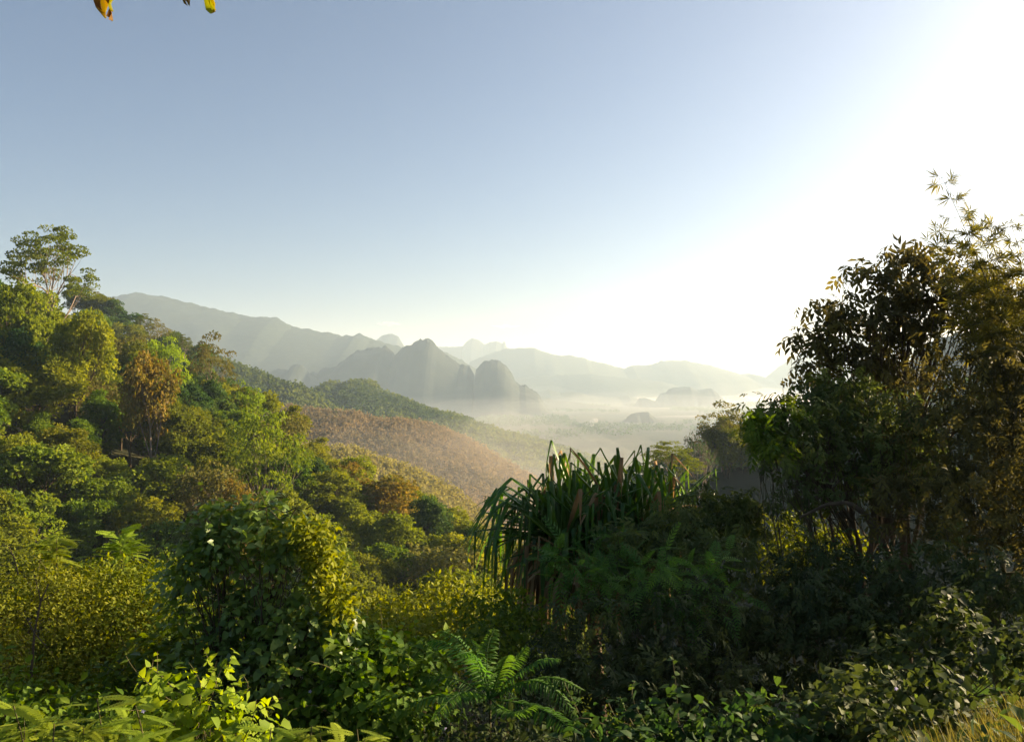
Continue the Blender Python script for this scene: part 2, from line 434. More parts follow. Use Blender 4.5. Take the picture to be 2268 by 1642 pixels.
TPL = {k: leaf_template(k) for k in ("quad", "clump", "oval", "heart", "lance", "blade", "pinnate", "feather", "spray", "bamboo")}

def add_leaves(g, kind, pos, axis, normal, size, tint):
    """one template per position: AXIS is where the tip points, NORMAL roughly where the upper face looks"""
    T, FS = TPL[kind]
    pos = np.asarray(pos, float)
    y = unit(np.asarray(axis, float))
    x = unit(np.cross(y, normal)); z = np.cross(x, y)
    s = np.broadcast_to(np.asarray(size, float), (len(pos),))[:, None, None]
    V = pos[:, None, :] + s * (T[None, :, 0:1] * x[:, None, :] + T[None, :, 1:2] * y[:, None, :] + T[None, :, 2:3] * z[:, None, :])
    n, k = len(pos), len(T)
    off = (np.arange(n) * k)[:, None, None]
    g.add(V.reshape(-1, 3), [(f[None] + off).reshape(-1, f.shape[1]) for f in FS], np.repeat(np.broadcast_to(tint, (n,)), k))

def add_tube(g, pts, radii, sides=5, tint=0.5):
    pts = np.asarray(pts, float); n = len(pts)
    radii = np.broadcast_to(np.asarray(radii, float), (n,))
    d = unit(np.gradient(pts, axis=0))
    ref = np.array([0.31, 0.83, 0.47])
    x = unit(np.cross(d, ref)); y = np.cross(d, x)
    a = np.linspace(0, 2 * math.pi, sides, endpoint=False)
    V = pts[:, None, :] + radii[:, None, None] * (np.cos(a)[None, :, None] * x[:, None, :] + np.sin(a)[None, :, None] * y[:, None, :])
    i = np.arange(n - 1)[:, None] * sides; j = np.arange(sides)[None, :]; k = (j + 1) % sides
    f = np.stack([i + j, i + k, i + sides + k, i + sides + j], -1).reshape(-1, 4)
    g.add(V.reshape(-1, 3), [f], tint)

def curve(p0, p1, rng, wob=0.08, n=6, sag=0.0):
    p0 = np.asarray(p0, float); p1 = np.asarray(p1, float)
    t = np.linspace(0, 1, n)[:, None]
    L = np.linalg.norm(p1 - p0)
    q = p0 + (p1 - p0) * t
    q += np.sin(math.pi * t) * rng.normal(0, wob * L, 3)[None, :]
    q[:, 2] += (sag * L * np.sin(math.pi * t))[:, 0]
    return q

def rand_dirs(rng, n):
    return unit(rng.normal(size=(n, 3)))

def leaf_cloud(g, rng, centers, rc, per, kind, size, droop=0.3, flat=1.0, outc=None, tint=(0.25, 0.75), up=0.7, ctint=None):
    """leaves round each clump centre; outer leaves look outward and hang a little"""
    n = len(centers)
    C = np.repeat(centers, per, 0)
    rc = np.repeat(np.broadcast_to(np.asarray(rc, float), (n,)), per)
    d = rand_dirs(rng, n * per)
    d[:, 2] = np.where(rng.random(n * per) < 0.55, np.abs(d[:, 2]), d[:, 2])
    r = rng.uniform(0.35, 1.05, n * per) ** 0.6
    off = d * (r * rc)[:, None]; off[:, 2] *= flat
    pos = C + off
    ax = unit(d + rng.normal(0, 0.5, d.shape)); ax[:, 2] -= droop
    out = d.copy()
    if outc is not None:
        out = out + 0.3 * unit(pos - outc)
    nm = unit(out * 0.8 + rng.normal(0, 0.45, d.shape) + np.array([0, 0, up]))
    ct = np.repeat(rng.uniform(tint[0], tint[1], n) if ctint is None else ctint, per)
    add_leaves(g, kind, pos, ax, nm, size * rng.uniform(0.5, 1.3, len(pos)), np.clip(ct + rng.normal(0, 0.12, len(pos)), 0, 1))

def limbs(gw, rng, base, top, ends, r0, k=6, sides=5, twig=True, lean=0.0):
    """trunk from base to top, k limbs to groups of clump centres, a twig to each"""
    base = np.asarray(base, float); top = np.asarray(top, float)
    tr = curve(base, top, rng, 0.05, 8)
    add_tube(gw, tr, np.linspace(r0, r0 * 0.55, 8), 7)
    ends = np.asarray(ends)
    k = min(k, len(ends))
    idx = [int(rng.integers(len(ends)))]
    dist = np.linalg.norm(ends - ends[idx[0]], axis=1)
    while len(idx) < k:
        j = int(dist.argmax()); idx.append(j)
        dist = np.minimum(dist, np.linalg.norm(ends - ends[j], axis=1))
    own = np.linalg.norm(ends[:, None] - ends[idx][None], axis=2).argmin(1)
    for q in range(k):
        mem = ends[own == q]
        node = mem.mean(0) * 0.75 + top * 0.25
        node[2] -= 0.10 * np.linalg.norm(node - top)
        st = tr[int(rng.integers(4, 8))]
        L = curve(st, node, rng, 0.07, 7, 0.06)
        add_tube(gw, L, np.linspace(r0 * 0.45, r0 * 0.16, 7), sides)
        if twig:
            for e in mem:
                s = L[int(rng.integers(3, 7))]
                add_tube(gw, curve(s, e, rng, 0.06, 4, 0.03), np.linspace(r0 * 0.14, r0 * 0.04, 4), 3)
    return tr

# leaves (albedo about 0.03 to 0.15)
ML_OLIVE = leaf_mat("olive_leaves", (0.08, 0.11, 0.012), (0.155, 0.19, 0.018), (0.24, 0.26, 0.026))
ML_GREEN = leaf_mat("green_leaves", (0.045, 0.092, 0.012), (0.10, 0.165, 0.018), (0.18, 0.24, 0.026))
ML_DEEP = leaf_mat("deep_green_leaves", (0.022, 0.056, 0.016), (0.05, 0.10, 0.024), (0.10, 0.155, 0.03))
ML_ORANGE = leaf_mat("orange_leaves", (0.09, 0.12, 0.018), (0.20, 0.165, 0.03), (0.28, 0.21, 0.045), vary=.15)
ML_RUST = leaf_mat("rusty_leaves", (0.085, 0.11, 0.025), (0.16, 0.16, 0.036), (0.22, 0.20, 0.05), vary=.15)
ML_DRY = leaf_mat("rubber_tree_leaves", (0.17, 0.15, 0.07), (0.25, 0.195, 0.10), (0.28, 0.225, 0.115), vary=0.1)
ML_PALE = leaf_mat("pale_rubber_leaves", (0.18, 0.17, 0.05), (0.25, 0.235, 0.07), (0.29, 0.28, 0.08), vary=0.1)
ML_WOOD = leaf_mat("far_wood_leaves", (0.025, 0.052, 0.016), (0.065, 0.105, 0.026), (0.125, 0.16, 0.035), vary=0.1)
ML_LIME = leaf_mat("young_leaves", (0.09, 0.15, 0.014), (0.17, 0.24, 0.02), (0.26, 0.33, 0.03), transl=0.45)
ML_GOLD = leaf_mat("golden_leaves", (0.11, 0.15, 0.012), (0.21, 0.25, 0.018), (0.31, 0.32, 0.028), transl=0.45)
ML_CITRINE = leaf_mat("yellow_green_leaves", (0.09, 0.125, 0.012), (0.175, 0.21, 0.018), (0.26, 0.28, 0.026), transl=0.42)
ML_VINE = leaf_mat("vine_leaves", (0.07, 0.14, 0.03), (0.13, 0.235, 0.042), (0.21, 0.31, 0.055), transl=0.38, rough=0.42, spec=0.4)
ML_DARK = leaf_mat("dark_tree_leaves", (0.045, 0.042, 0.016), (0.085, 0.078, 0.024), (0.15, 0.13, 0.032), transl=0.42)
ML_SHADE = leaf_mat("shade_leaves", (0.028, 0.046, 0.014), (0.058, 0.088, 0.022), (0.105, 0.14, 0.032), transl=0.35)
ML_THICKET = leaf_mat("shaded_thicket_leaves", (0.018, 0.03, 0.012), (0.036, 0.055, 0.016), (0.07, 0.09, 0.025), transl=0.3)  # very dark leaf colour, stands in for the shade within the thicket
ML_PAND = leaf_mat("screw_pine_leaves", (0.025, 0.075, 0.014), (0.055, 0.135, 0.02), (0.12, 0.22, 0.03), transl=0.36, rough=0.4, spec=0.35)
ML_DEAD = leaf_mat("dead_leaves", (0.09, 0.055, 0.025), (0.22, 0.13, 0.06), (0.32, 0.22, 0.12), transl=0.25, rough=0.7, spec=0.1)
ML_FERN = leaf_mat("fern_leaves", (0.035, 0.10, 0.024), (0.06, 0.15, 0.028), (0.11, 0.22, 0.035), transl=0.42)
ML_BAMBOO = leaf_mat("bamboo_leaves", (0.07, 0.075, 0.018), (0.13, 0.13, 0.025), (0.20, 0.185, 0.035), transl=0.5)
ML_GRASS = leaf_mat("grass_blades", (0.09, 0.085, 0.02), (0.14, 0.13, 0.03), (0.20, 0.18, 0.05), transl=0.35)
ML_FLOWER = leaf_mat("pale_violet_petals", (0.40, 0.34, 0.56), (0.48, 0.42, 0.64), (0.6, 0.55, 0.7), transl=0.4)
MB_BARK = noise_mat("brown_bark", [(0.3, (0.05, 0.035, 0.022)), (0.6, (0.10, 0.072, 0.045)), (0.8, (0.16, 0.12, 0.085))], 6, 6, bump=0.4, bump_scale=0.02, stretch=(1, 1, 0.2))
MB_PALE = noise_mat("pale_bark", [(0.3, (0.16, 0.12, 0.085)), (0.6, (0.28, 0.22, 0.16)), (0.8, (0.38, 0.32, 0.25))], 2, 6, bump=0.3, bump_scale=0.03, stretch=(1, 1, 0.3))
MB_STEM = noise_mat("green_brown_stem", [(0.3, (0.05, 0.045, 0.02)), (0.7, (0.11, 0.10, 0.045))], 9, 4)
# ------------------------------------------------------------------ forest trees: kinds
def dome_centers(rng, n, R, H, z0, lo=-0.25, jit=0.16, hole=0.0, lobes=7):
    """clump centres over a crown made of several unequal lobes, with gaps between them"""
    L = [(np.zeros(3) + (0, 0, z0 + H * .15), np.array([R * .62, R * .62, H * .8]))]
    for i in range(lobes):
        a = i * 2.4 + rng.uniform(-.5, .5); r = R * rng.uniform(.38, .72); q = rng.uniform(.30, .5)
        zz = z0 + H * (rng.uniform(-.28, .55) + .25 * (1 - r / R))
        L.append((np.array([math.cos(a) * r, math.sin(a) * r, zz]), np.array([R * q, R * q, H * q * rng.uniform(.75, 1.1)])))
    out = []
    w = np.array([l[1][0] ** 2 for l in L]); w = w / w.sum()
    for (c, r), ww in zip(L, w):
        d = rand_dirs(rng, int(n * ww * 2.2) + 4)
        d = d[d[:, 2] > lo - .1]
        q = c + d * r * rng.uniform(.82, 1.05, len(d))[:, None]
        ins = np.zeros(len(q), bool)
        for c2, r2 in L:
            if c2 is not c:
                ins |= (((q - c2) / r2) ** 2).sum(1) < .6
        out.append(q[~ins])
    return np.concatenate(out)

def proto_mesh(parts):
    """parts: (name, Geo, material); kept as mesh data that the trees share"""
    out = []
    for nm, g, m in parts:
        o = g.build(nm, m)
        out.append((nm, o.data)); bpy.data.objects.remove(o)
    return out

def make_dome(seed, H, R, mat, trunk_h, n=60, per=110, leaf=0.40, rc=1.15, flat=0.75, bark=MB_BARK, lo=-0.3, droop=0.3, hole=0, crownH=None, up=0.7, tint=(0.2, 0.8)):
    rng = np.random.default_rng(seed)
    ch = crownH or (H - trunk_h) * 0.62
    z0 = H - ch * 1.02
    c = dome_centers(rng, n, R, ch, z0, lo)
    gl, gw = Geo(), Geo()
    leaf_cloud(gl, rng, c, rng.uniform(0.75, 1.25, len(c)) * rc, per, "clump", leaf, droop, flat, np.array([0, 0, z0]), tint, up)
    limbs(gw, rng, (0, 0, -1.5), (rng.normal(0, .4), rng.normal(0, .4), max(trunk_h, z0 - ch * 0.25)), c, H * 0.017, 6)
    return proto_mesh([("trunk", gw, bark), ("crown", gl, mat)]), H

def make_layered(seed, H, R, mat, trunk_h, n=46, per=60, leaf=0.38, bark=MB_PALE, rc=1.3, k=8, flat=0.36, tint=(0.2, 0.8)):
    """tall open tree with flat clumps carried on rising limbs"""
    rng = np.random.default_rng(seed)
    c = []
    while len(c) < n:
        a = rng.uniform(0, 2 * math.pi); r = R * math.sqrt(rng.uniform(0.02, 1))
        z = H - (r / R) ** 2 * (H - trunk_h) * 0.62 - rng.uniform(0, 1) ** 1.5 * (H - trunk_h) * 0.45
        q = np.array([math.cos(a) * r, math.sin(a) * r, z])
        if all(np.linalg.norm((q - w) * (1, 1, 1.6)) > rc * 0.85 for w in c) or rng.random() < .03:
            c.append(q)
    c = np.array(c)
    gl, gw = Geo(), Geo()
    leaf_cloud(gl, rng, c, rng.uniform(0.7, 1.3, len(c)) * rc, per, "clump", leaf, 0.25, flat, np.array([0, 0, trunk_h]), tint, 0.9)
    limbs(gw, rng, (0, 0, -1.5), (0, 0, trunk_h), c - np.array([0, 0, rc * 0.25]), H * 0.016, k)
    return proto_mesh([("trunk", gw, bark), ("crown", gl, mat)]), H

def make_bare(seed, H, R, mat, trunk_h, n=70, per=8, leaf=0.3):
    rng = np.random.default_rng(seed)
    c = dome_centers(rng, n, R, (H - trunk_h) * 0.6, H - (H - trunk_h) * 0.6, -0.2, 0.25)
    gl, gw = Geo(), Geo()
    leaf_cloud(gl, rng, c, 0.8, per, "clump", leaf, 0.3, 0.8)
    limbs(gw, rng, (0, 0, -1.5), (0, 0, trunk_h), c, H * 0.014, 9)
    for e in c:
        for _ in range(3):
            add_tube(gw, curve(e + rng.normal(0, .3, 3), e + unit(rng.normal(size=3) + (0, 0, .6)) * rng.uniform(.6, 1.5), rng, .1, 3), (0.03, 0.02, 0.012), 3)
    return proto_mesh([("trunk", gw, MB_PALE), ("crown", gl, mat)]), H

KINDS = {
    "round olive": [make_dome(s, 14, 5.2, ML_OLIVE, 4, 64, 115) for s in (1, 2, 3)],
    "dense green": [make_dome(s, 13, 4.6, ML_GREEN, 4, 60, 115) for s in (4, 5, 6)],
    "dark green": [make_dome(s, 14, 4.8, ML_DEEP, 4, 62, 115, flat=0.8) for s in (7, 8)],
    "tall narrow green": [make_dome(s, 16, 3.4, ML_GREEN, 5, 62, 95, rc=1.2, crownH=7.5, lo=-0.7) for s in (9, 10)],
    "feathery light green": [make_layered(s, 13, 6.2, ML_LIME, 5, 60, 62, 0.34, rc=1.25) for s in (11, 12, 13)],
    "orange brown": [make_dome(s, 13, 3.6, ML_ORANGE, 5, 46, 55, 0.42, 1.2, crownH=5, lo=-0.6, bark=MB_PALE) for s in (14, 15)],
    "dull rusty": [make_dome(s, 12, 4.0, ML_RUST, 5, 46, 45, 0.40, 1.3, bark=MB_PALE) for s in (16, 17)],
    "golden olive": [make_dome(s, 14, 4.6, ML_CITRINE, 5, 60, 100, 0.38, 1.1, lo=-0.3, crownH=4.6) for s in (18, 19)],
    "umbrella": [make_layered(20, 27, 8.6, ML_OLIVE, 15.0, 78, 110, 0.34, rc=1.4, k=9, flat=0.26, tint=(0, 0.4))],
    "spreading olive": [make_layered(21, 15, 5.6, ML_RUST, 7, 42, 54, 0.36, rc=1.2)],
    "bare": [make_bare(s, 13, 4.6, ML_DEEP, 5) for s in (22, 23)],
}
CATS = "tree"
TREES = []          # (object, kind, base point, height)
rngT = np.random.default_rng(77)

def plant_tree(kind, x, y, height, variant=None, wide=1.0, z=None, name="forest_tree", rot=None):
    var = KINDS[kind][int(rngT.integers(len(KINDS[kind]))) if variant is None else variant]
    parts, H0 = var
    zb = float(gz(np.array([x]), np.array([y]))[0]) if z is None else z
    s = height / H0
    root = bpy.data.objects.new(name, None)
    root.empty_display_size = 0.5
    COL.objects.link(root)
    root.location = (x, y, zb)
    root.rotation_euler = (0, 0, rngT.uniform(0, 6.28) if rot is None else rot)
    root.scale = (s * wide, s * wide, s)
    root["category"] = "tree"
    for nm, me in parts:
        o = bpy.data.objects.new(nm, me)
        COL.objects.link(o)
        o.parent = root
    TREES.append((root, kind, np.array([x, y, zb]), height))
    return root

def tree_at(kind, dx, dy_top, dist, label=None, wide=1.0, variant=None, name="forest_tree", z=None, rot=None, dy_base=None):
    """a tree whose tip is seen at (dx, dy_top)"""
    t = P(dx, dy_top, dist)
    zb = float(gz(t[0:1], t[1:2])[0]) if z is None else z
    if dy_base is not None:
        zb = P(dx, dy_base, dist)[2]
    h = max(5.0, t[2] - zb)
    o = plant_tree(kind, t[0], t[1], h, variant, wide * (1 if 9 < h < 18 or kind == 'umbrella' else (13 / h if h > 18 else 11 / h)), zb, name, rot)
    if label:
        o["label"] = label
    return o

LAND = []   # landmarks: (dx, dy, phrase)
def mark(phrase, *a, **k):
    o = tree_at(*a, **k)
    LAND.append((a[1], a[2] + 40, phrase))
    return o

mark("tall umbrella tree", "umbrella", 116, 490, 152, "tall open umbrella tree standing out on the skyline of the left slope", wide=0.74, name="umbrella_tree", rot=0.5)
mark("orange and green spreading tree", "spreading olive", 472, 738, 168, "spreading tree with orange and green clumps on the ridge, against the blue mountain", name="spreading_tree")
mark("tall orange tree", "orange brown", 330, 790, 125, "tall orange-leaved tree with a pale trunk on the middle of the left slope", name="orange_tree")
mark("rusty ridge tree", "dull rusty", 265, 742, 172, "dull reddish half-bare tree on the ridge below the umbrella tree", name="rusty_tree")
mark("bright green ridge tree", "feathery light green", 545, 838, 160, "small bright green feathery tree on the ridge right of the spreading tree", wide=0.5, name="feathery_tree")
mark("wide feathery tree", "feathery light green", 590, 905, 120, "wide feathery tree with bare limbs showing, at the right end of the ridge", wide=1.1, name="feathery_tree")
mark("light green ridge tree", "feathery light green", 355, 748, 150, "tall light green airy tree behind the tall orange tree", wide=0.9, name="feathery_tree")
mark("orange hillside patch tree", "orange brown", 850, 1062, 132, "broad orange-brown tree low on the right end of the left slope", wide=1.25, name="orange_tree")
mark("small orange tree", "orange brown", 760, 1030, 140, "small orange tree just above the broad orange-brown one", wide=0.8, name="orange_tree")
mark("rust coloured bush tree", "dull rusty", 470, 1020, 108, "rounded rust-coloured tree in the middle of the left slope", wide=1.0, name="rusty_tree")
mark("small rusty tree", "orange brown", 530, 1075, 100, "small rusty tree right above the vine-covered mound", wide=0.75, name="rusty_tree")
mark("big olive skyline crown", "round olive", 50, 622, 135, "big olive crown right beneath the umbrella tree", wide=1.15)
mark("golden crown at the slope edge", "golden olive", 182, 705, 130, "golden-olive tree on the steep edge of the slope below the umbrella tree", wide=1.1)
mark("dark conical tree", "dark green", 945, 1098, 128, "dark pointed tree at the lower right end of the left slope", wide=0.75)
mark("blue-green dark crown", "dark green", 690, 1010, 132, "dark bluish crown beside the small orange tree", wide=0.9)

# every other tree of the left slope, packed from the ridge down to the gully
def slope_zone(x, y):
    edge = np.interp(y, [70, 100, 130, 150, 170, 185], [8, 10, 2, -16, -44, -66])
    back = np.interp(x, [-140, -98, -60, -36, -5, 12], [168, 172, 176, 162, 138, 125])
    return (x < edge) and (y < back) and (x > -0.70 * y - 6)
placed = [(t[2][0], t[2][1]) for t in TREES]
cand = []
for i in range(9000):
    x = rngT.uniform(-125, 12); y = 66 + 112 * rngT.random() ** 0.85
    if slope_zone(x, y):
        cand.append((x, y))
for (x, y) in cand:
    sp = 3.7 + 0.014 * y
    if any((x - a) ** 2 + (y - b) ** 2 < sp * sp for a, b in placed):
        continue
    placed.append((x, y))
    if len(placed) > 280:
        break
for (x, y) in placed[len(TREES):]:
    n1 = float(fbm(x, y, 42, 2, 61)); u = rngT.random()
    if n1 > 0.12:
        kind = "golden olive" if u < 0.35 else "round olive" if u < 0.75 else "feathery light green" if u < 0.85 else "dense green"
    elif n1 > -0.18:
        kind = "round olive" if u < 0.34 else "dense green" if u < 0.6 else "tall narrow green" if u < 0.72 else "golden olive" if u < 0.90 else "dull rusty" if u < 0.93 else "feathery light green"
    else:
        kind = "dark green" if u < 0.4 else "dense green" if u < 0.7 else "round olive" if u < 0.85 else "golden olive" if u < 0.97 else "dull rusty"
    h = rngT.uniform(9.0, 15.5)
    if y > 120 and x < -70:
        h *= 1.12
    if y < 84:
        h *= 0.8
    o = plant_tree(kind, x, y, h, None, rngT.uniform(0.85, 1.2))

# a second, hazier ridge of trees just behind the slope, and two trees in the mist on the right
for i, (dx, dy, d, kd, w) in enumerate([(172, 632, 330, "dark green", 1), (195, 637, 335, "spreading olive", 1.0), (225, 655, 330, "round olive", 1.1), (250, 662, 328, "dark green", 1), (285, 690, 330, "dark green", 1.1), (318, 692, 320, "umbrella", .7),
                                        (345, 705, 320, "spreading olive", .9), (385, 735, 330, "dense green", 1), (408, 738, 320, "umbrella", .6), (435, 765, 330, "dense green", 1.1), (210, 690, 300, "dense green", 1.2), (270, 715, 300, "round olive", 1.2), (320, 735, 300, "dull rusty", 1.2), (240, 700, 310, "dark green", 1.2), (365, 745, 300, "dark green", 1.2), (410, 785, 310, "dark green", 1.2), (445, 800, 310, "dense green", 1.1)]):
    t = P(dx, dy, d)
    plant_tree(kd, t[0], t[1], 17, None, w, t[2] - 17)
hazy = [
    ("umbrella", 1480, 957, 120, 1.05, "pale misty dome-crowned tree behind the right end of the screw pine", "misty_tree", 0),
    ("spreading olive", 1598, 890, 150, 0.9, "tall misty tree with a ragged crown in front of the white mist", "misty_tree", 0),
    ("bare", 1560, 935, 150, 0.8, "bare twiggy tree in the mist beside the tall misty tree", "bare_tree", 0),
    ("bare", 1552, 975, 140, 0.6, "low bare tree in the mist left of the taller bare one", "bare_tree", 1),
    ("round olive", 1610, 935, 148, 0.8, "grey leafy tree just below the tall misty tree", "misty_tree", 0),
    ("dark green", 1650, 950, 150, 0.9, "dark misty tree half hidden by the right thicket", "misty_tree", 0),
]
for kd, dx, dy, d, w, lab, nm, v in hazy:
    t = P(dx, dy, d)
    o = plant_tree(kd, t[0], t[1], 15 if kd != "umbrella" else 14, v, w, t[2] - 15, nm)
    o["label"] = lab

# the hillside lies between them: a shoulder of ground for the misty trees
for nm, lab, ol, d in (("shoulder", "misty shoulder of ground carrying the trees right of the screw pine", [(1240, 1640), (1320, 1350), (1400, 1180), (1480, 1095), (1600, 1040), (1700, 1020), (1850, 980), (2100, 940)], 150),
                       ("back_ridge", "hazy second ridge of forest behind the left slope", [(60, 720), (172, 730), (250, 760), (345, 800), (435, 850), (520, 900)], 330)):
    hill(nm, lab, ol, d, 60, 50, M_HILL, 60, 20, 0, 0, 51, 0)

def label_trees():
    """tell every unnamed tree of the slope apart by its kind and the marked tree it stands next to"""
    rows = []
    for o, kind, p, h in TREES:
        if "label" in o:
            continue
        x, y = project(p + np.array([0, 0, h * 0.75]))
        rows.append((o, kind, x, y, p[1]))
    ordn = ["", "second ", "third ", "fourth ", "fifth ", "sixth ", "seventh ", "eighth ", "ninth ", "tenth "]
    buckets = {}
    for o, kind, x, y, d in rows:
        if d > 250:
            buckets.setdefault((kind, "ridge", "x"), []).append((x, o))
            continue
        best = min(LAND, key=lambda L: (L[0] - x) ** 2 + (L[1] - y) ** 2)
        ax, ay = x - best[0], y - best[1]
        dr = ("right of" if ax > 0 else "left of") if abs(ax) > abs(ay) else ("below" if ay > 0 else "above")
        buckets.setdefault((kind, dr, best[2]), []).append((math.hypot(ax, ay), o))
    for (kind, dr, ph), m in buckets.items():
        m.sort(key=lambda q: q[0])
        for i, (_, o) in enumerate(m):
            if dr == "ridge":
                o["label"] = f"hazy {kind} tree on the second ridge, {ordn[i]}of its kind from the left"
                o["group"] = "hazy trees on the second ridge"
            else:
                o["label"] = f"{ordn[min(i, 9)]}nearest {kind} tree {dr} the {ph}" if i else f"{kind} tree just {dr} the {ph}"
                o["group"] = "trees packed on the left forest slope"
label_trees()

# far woods that read as one mass
def wood(name, label, grid, n, seed, kindmats, size, hgt, t0=0.0, t1=0.75, lf=10, rows=False, trunk=0.0, u0=0, u1=1):
    X, Y, Z = grid
    nf = int((X.shape[1] + 1) * 2 / 3)
    rng = np.random.default_rng(seed)
    U = rng.uniform(u0, u1, n) * (X.shape[0] - 1); T = rng.uniform(t0, t1, n)
    if rows:
        T = np.where(rng.random(n) < .6, np.round(T * 26) / 26 + rng.normal(0, .006, n), T)
    Vv = (1 - np.clip(T, 0, 1)) * (nf - 1)
    i = np.clip(U.astype(int), 0, X.shape[0] - 2); j = np.clip(Vv.astype(int), 0, nf - 2); fu = U - i; fv = Vv - j
    def bl(A):
        return A[i, j] * (1 - fu) * (1 - fv) + A[i + 1, j] * fu * (1 - fv) + A[i, j + 1] * (1 - fu) * fv + A[i + 1, j + 1] * fu * fv
    B = np.stack([bl(X), bl(Y), bl(Z)], -1)
    g = Geo()
    h = hgt * rng.uniform(0.75, 1.25, n)
    C = B + np.stack([np.zeros(n), np.zeros(n), h * (1 - 0.35)], -1)
    tint = np.clip(0.5 + 0.9 * fbm(B[:, 0], B[:, 1], 60, 4, seed) + rng.normal(0, .10, n), 0, 1)
    leaf_cloud(g, rng, C, size * rng.uniform(0.5, 1.5, n), lf, "clump", size * 0.85, 0.2, 1.0 if not rows else 1.2, None, (0, 1), 0.6 if not rows else 1.3, ctint=tint)
    o = g.build(name, kindmats)
    tag(o, label, "wood", "stuff")
    if trunk:
        tg = Geo()
        for b, hh in zip(B, h):
            add_tube(tg, [b - (0, 0, 1), b + (0, 0, hh * .8)], (trunk, trunk * .6), 3)
        t = tg.build("trunks", MB_PALE, o)
        t["kind"] = "stuff"
wood("far_wood", "hazy green wood covering the hill behind the left slope", GI, 2600, 1, ML_WOOD, 3.8, 9, 0, .8, 12)
wood("far_wood", "green wood covering the ridge that runs down to the right", GH, 5200, 2, ML_WOOD, 3.6, 9, 0, .8, 11)
wood("rubber_plantation", "reddish-brown leafless rubber trees planted in rows on the middle slope", GJ, 7000, 3, ML_DRY, 1.7, 10, 0, .75, 9, True, 0.12)
wood("rubber_plantation", "pale olive rubber trees planted in rows on the nearer slope", GK, 4400, 4, ML_PALE, 1.6, 9, 0, .75, 9, True, 0.10)
wood("far_wood", "dark grey wood on the misty slope beyond the screw pine", GP, 700, 5, ML_DEEP, 2.6, 7, 0, .8, 16)

# scattered trees and tree lines of the valley floor
rngV = np.random.default_rng(5)
xs = rngV.uniform(-200, 2600, 26000); ys = rngV.uniform(1150, 4200, 26000)
keep = (fbm(xs, ys * 1.0, 260, 3, 71) > 0.16) & (np.abs(xs) < ys * 0.75)
xs, ys = xs[keep][:5200], ys[keep][:5200]
g = Geo()
zc = -100 + 3.0 * fbm(xs, ys, 700, 3, 3) * np.clip((ys - 900) / 500, 0, 1)
leaf_cloud(g, rngV, np.stack([xs, ys, zc + 4.5], -1), rngV.uniform(3, 5.5, len(xs)), 8, "clump", 4.5, 0.2, 0.9)
tag(g.build("valley_woods", ML_DEEP), "dark tree lines and groves scattered over the misty valley floor", "wood", "stuff")
# ------------------------------------------------------------------ near plants
NEAR = []
def ellipsoids(rng, blobs, spacing, shell=0.45):
    """clump centres spread through a union of ellipsoids: (dx, dy, dist, rx, ry[, rdepth in photo px])"""
    C, R = [], []
    for b in blobs:
        dx, dy, d, rx, ry = b[:5]
        k = d / F * K
        rd = (b[5] if len(b) > 5 else (rx + ry) * 0.5)
        C.append(P(dx, dy, d)); R.append(np.array([rx, rd, ry]) * k)
    out = []
    for c, r in zip(C, R):
        n = int(max(4, 1.5 * (r[0] * r[1] * r[2]) ** (2 / 3) * 4 * math.pi / spacing ** 2 * 0.55))
        u = rand_dirs(rng, n) * (rng.uniform(shell, 1.0, n) ** 0.7)[:, None]
        ph = rng.uniform(0, 6.28, 3)
        w = u / (np.linalg.norm(u, axis=1, keepdims=True) + 1e-9)
        bump = 1 + .24 * np.sin(5 * w[:, 0] + ph[0]) * np.cos(4 * w[:, 2] + ph[1]) + .12 * np.sin(9 * w[:, 2] + 7 * w[:, 0] + ph[2])
        q = c + u * r * bump[:, None]
        inside = np.zeros(n, bool)
        for c2, r2 in zip(C, R):
            if c2 is not c:
                inside |= (((q - c2) / r2) ** 2).sum(1) < 0.35
        out.append(q[~inside])
    return np.concatenate(out), np.mean(C, 0)

def bush(name, label, cat, blobs, mat, kind, size, spacing, per, rc, seed, base=None, droop=0.3, flat=0.9, up=0.6, tint=(0.1, 0.9), bark=MB_STEM, r0=0.03, nlimb=7, crown="foliage", stem="stems", shell=0.45, group=None, wood=True, twig=True, shoots=24, slen=.35):
    rng = np.random.default_rng(seed)
    c, mid = ellipsoids(rng, blobs, spacing, shell)
    if base is None:
        base = (mid[0], mid[1])
    bz = float(gz(np.array([base[0]]), np.array([base[1]]))[0])
    b = np.array([base[0], base[1], bz])
    root = thing(name, label, cat, b, group)
    gl, gw = Geo(), Geo()
    leaf_cloud(gl, rng, c, rng.uniform(0.75, 1.25, len(c)) * rc, per, kind, size, droop, flat, mid, tint, up)
    if shoots:      # stray shoots that break the outline
        for i in range(shoots):
            p = c[int(rng.integers(len(c)))]
            d = unit(unit(p - mid) + rng.normal(0, .45, 3) + np.array([0, 0, .55]))
            e = p + d * slen * rng.uniform(.6, 1.5)
            q = curve(p - d * .15, e, rng, .10, 6, .05)
            add_tube(gw, q, np.linspace(.005, .002, 6), 3)
            n = 7
            t = rng.uniform(.3, 1, n)
            pp = np.stack([np.interp(t, np.linspace(0, 1, 6), q[:, k]) for k in range(3)], 1)
            ax = rng.normal(0, .7, (n, 3)) + d * .6 - np.array([0, 0, droop * .6])
            add_leaves(gl, kind, pp, ax, rng.normal(0, .4, (n, 3)) + np.array([0, 0, 1.0]), size * rng.uniform(.4, 1.0, n), rng.uniform(.4, 1, n))
    gl.build(crown, mat, root, origin=b)
    if wood:
        top = b * 0.45 + mid * 0.55
        limbs(gw, rng, b - np.array([0, 0, 0.3]), top, c, r0, nlimb, 5, twig)
        gw.build(stem, bark, root, origin=b)
    return root, b, c

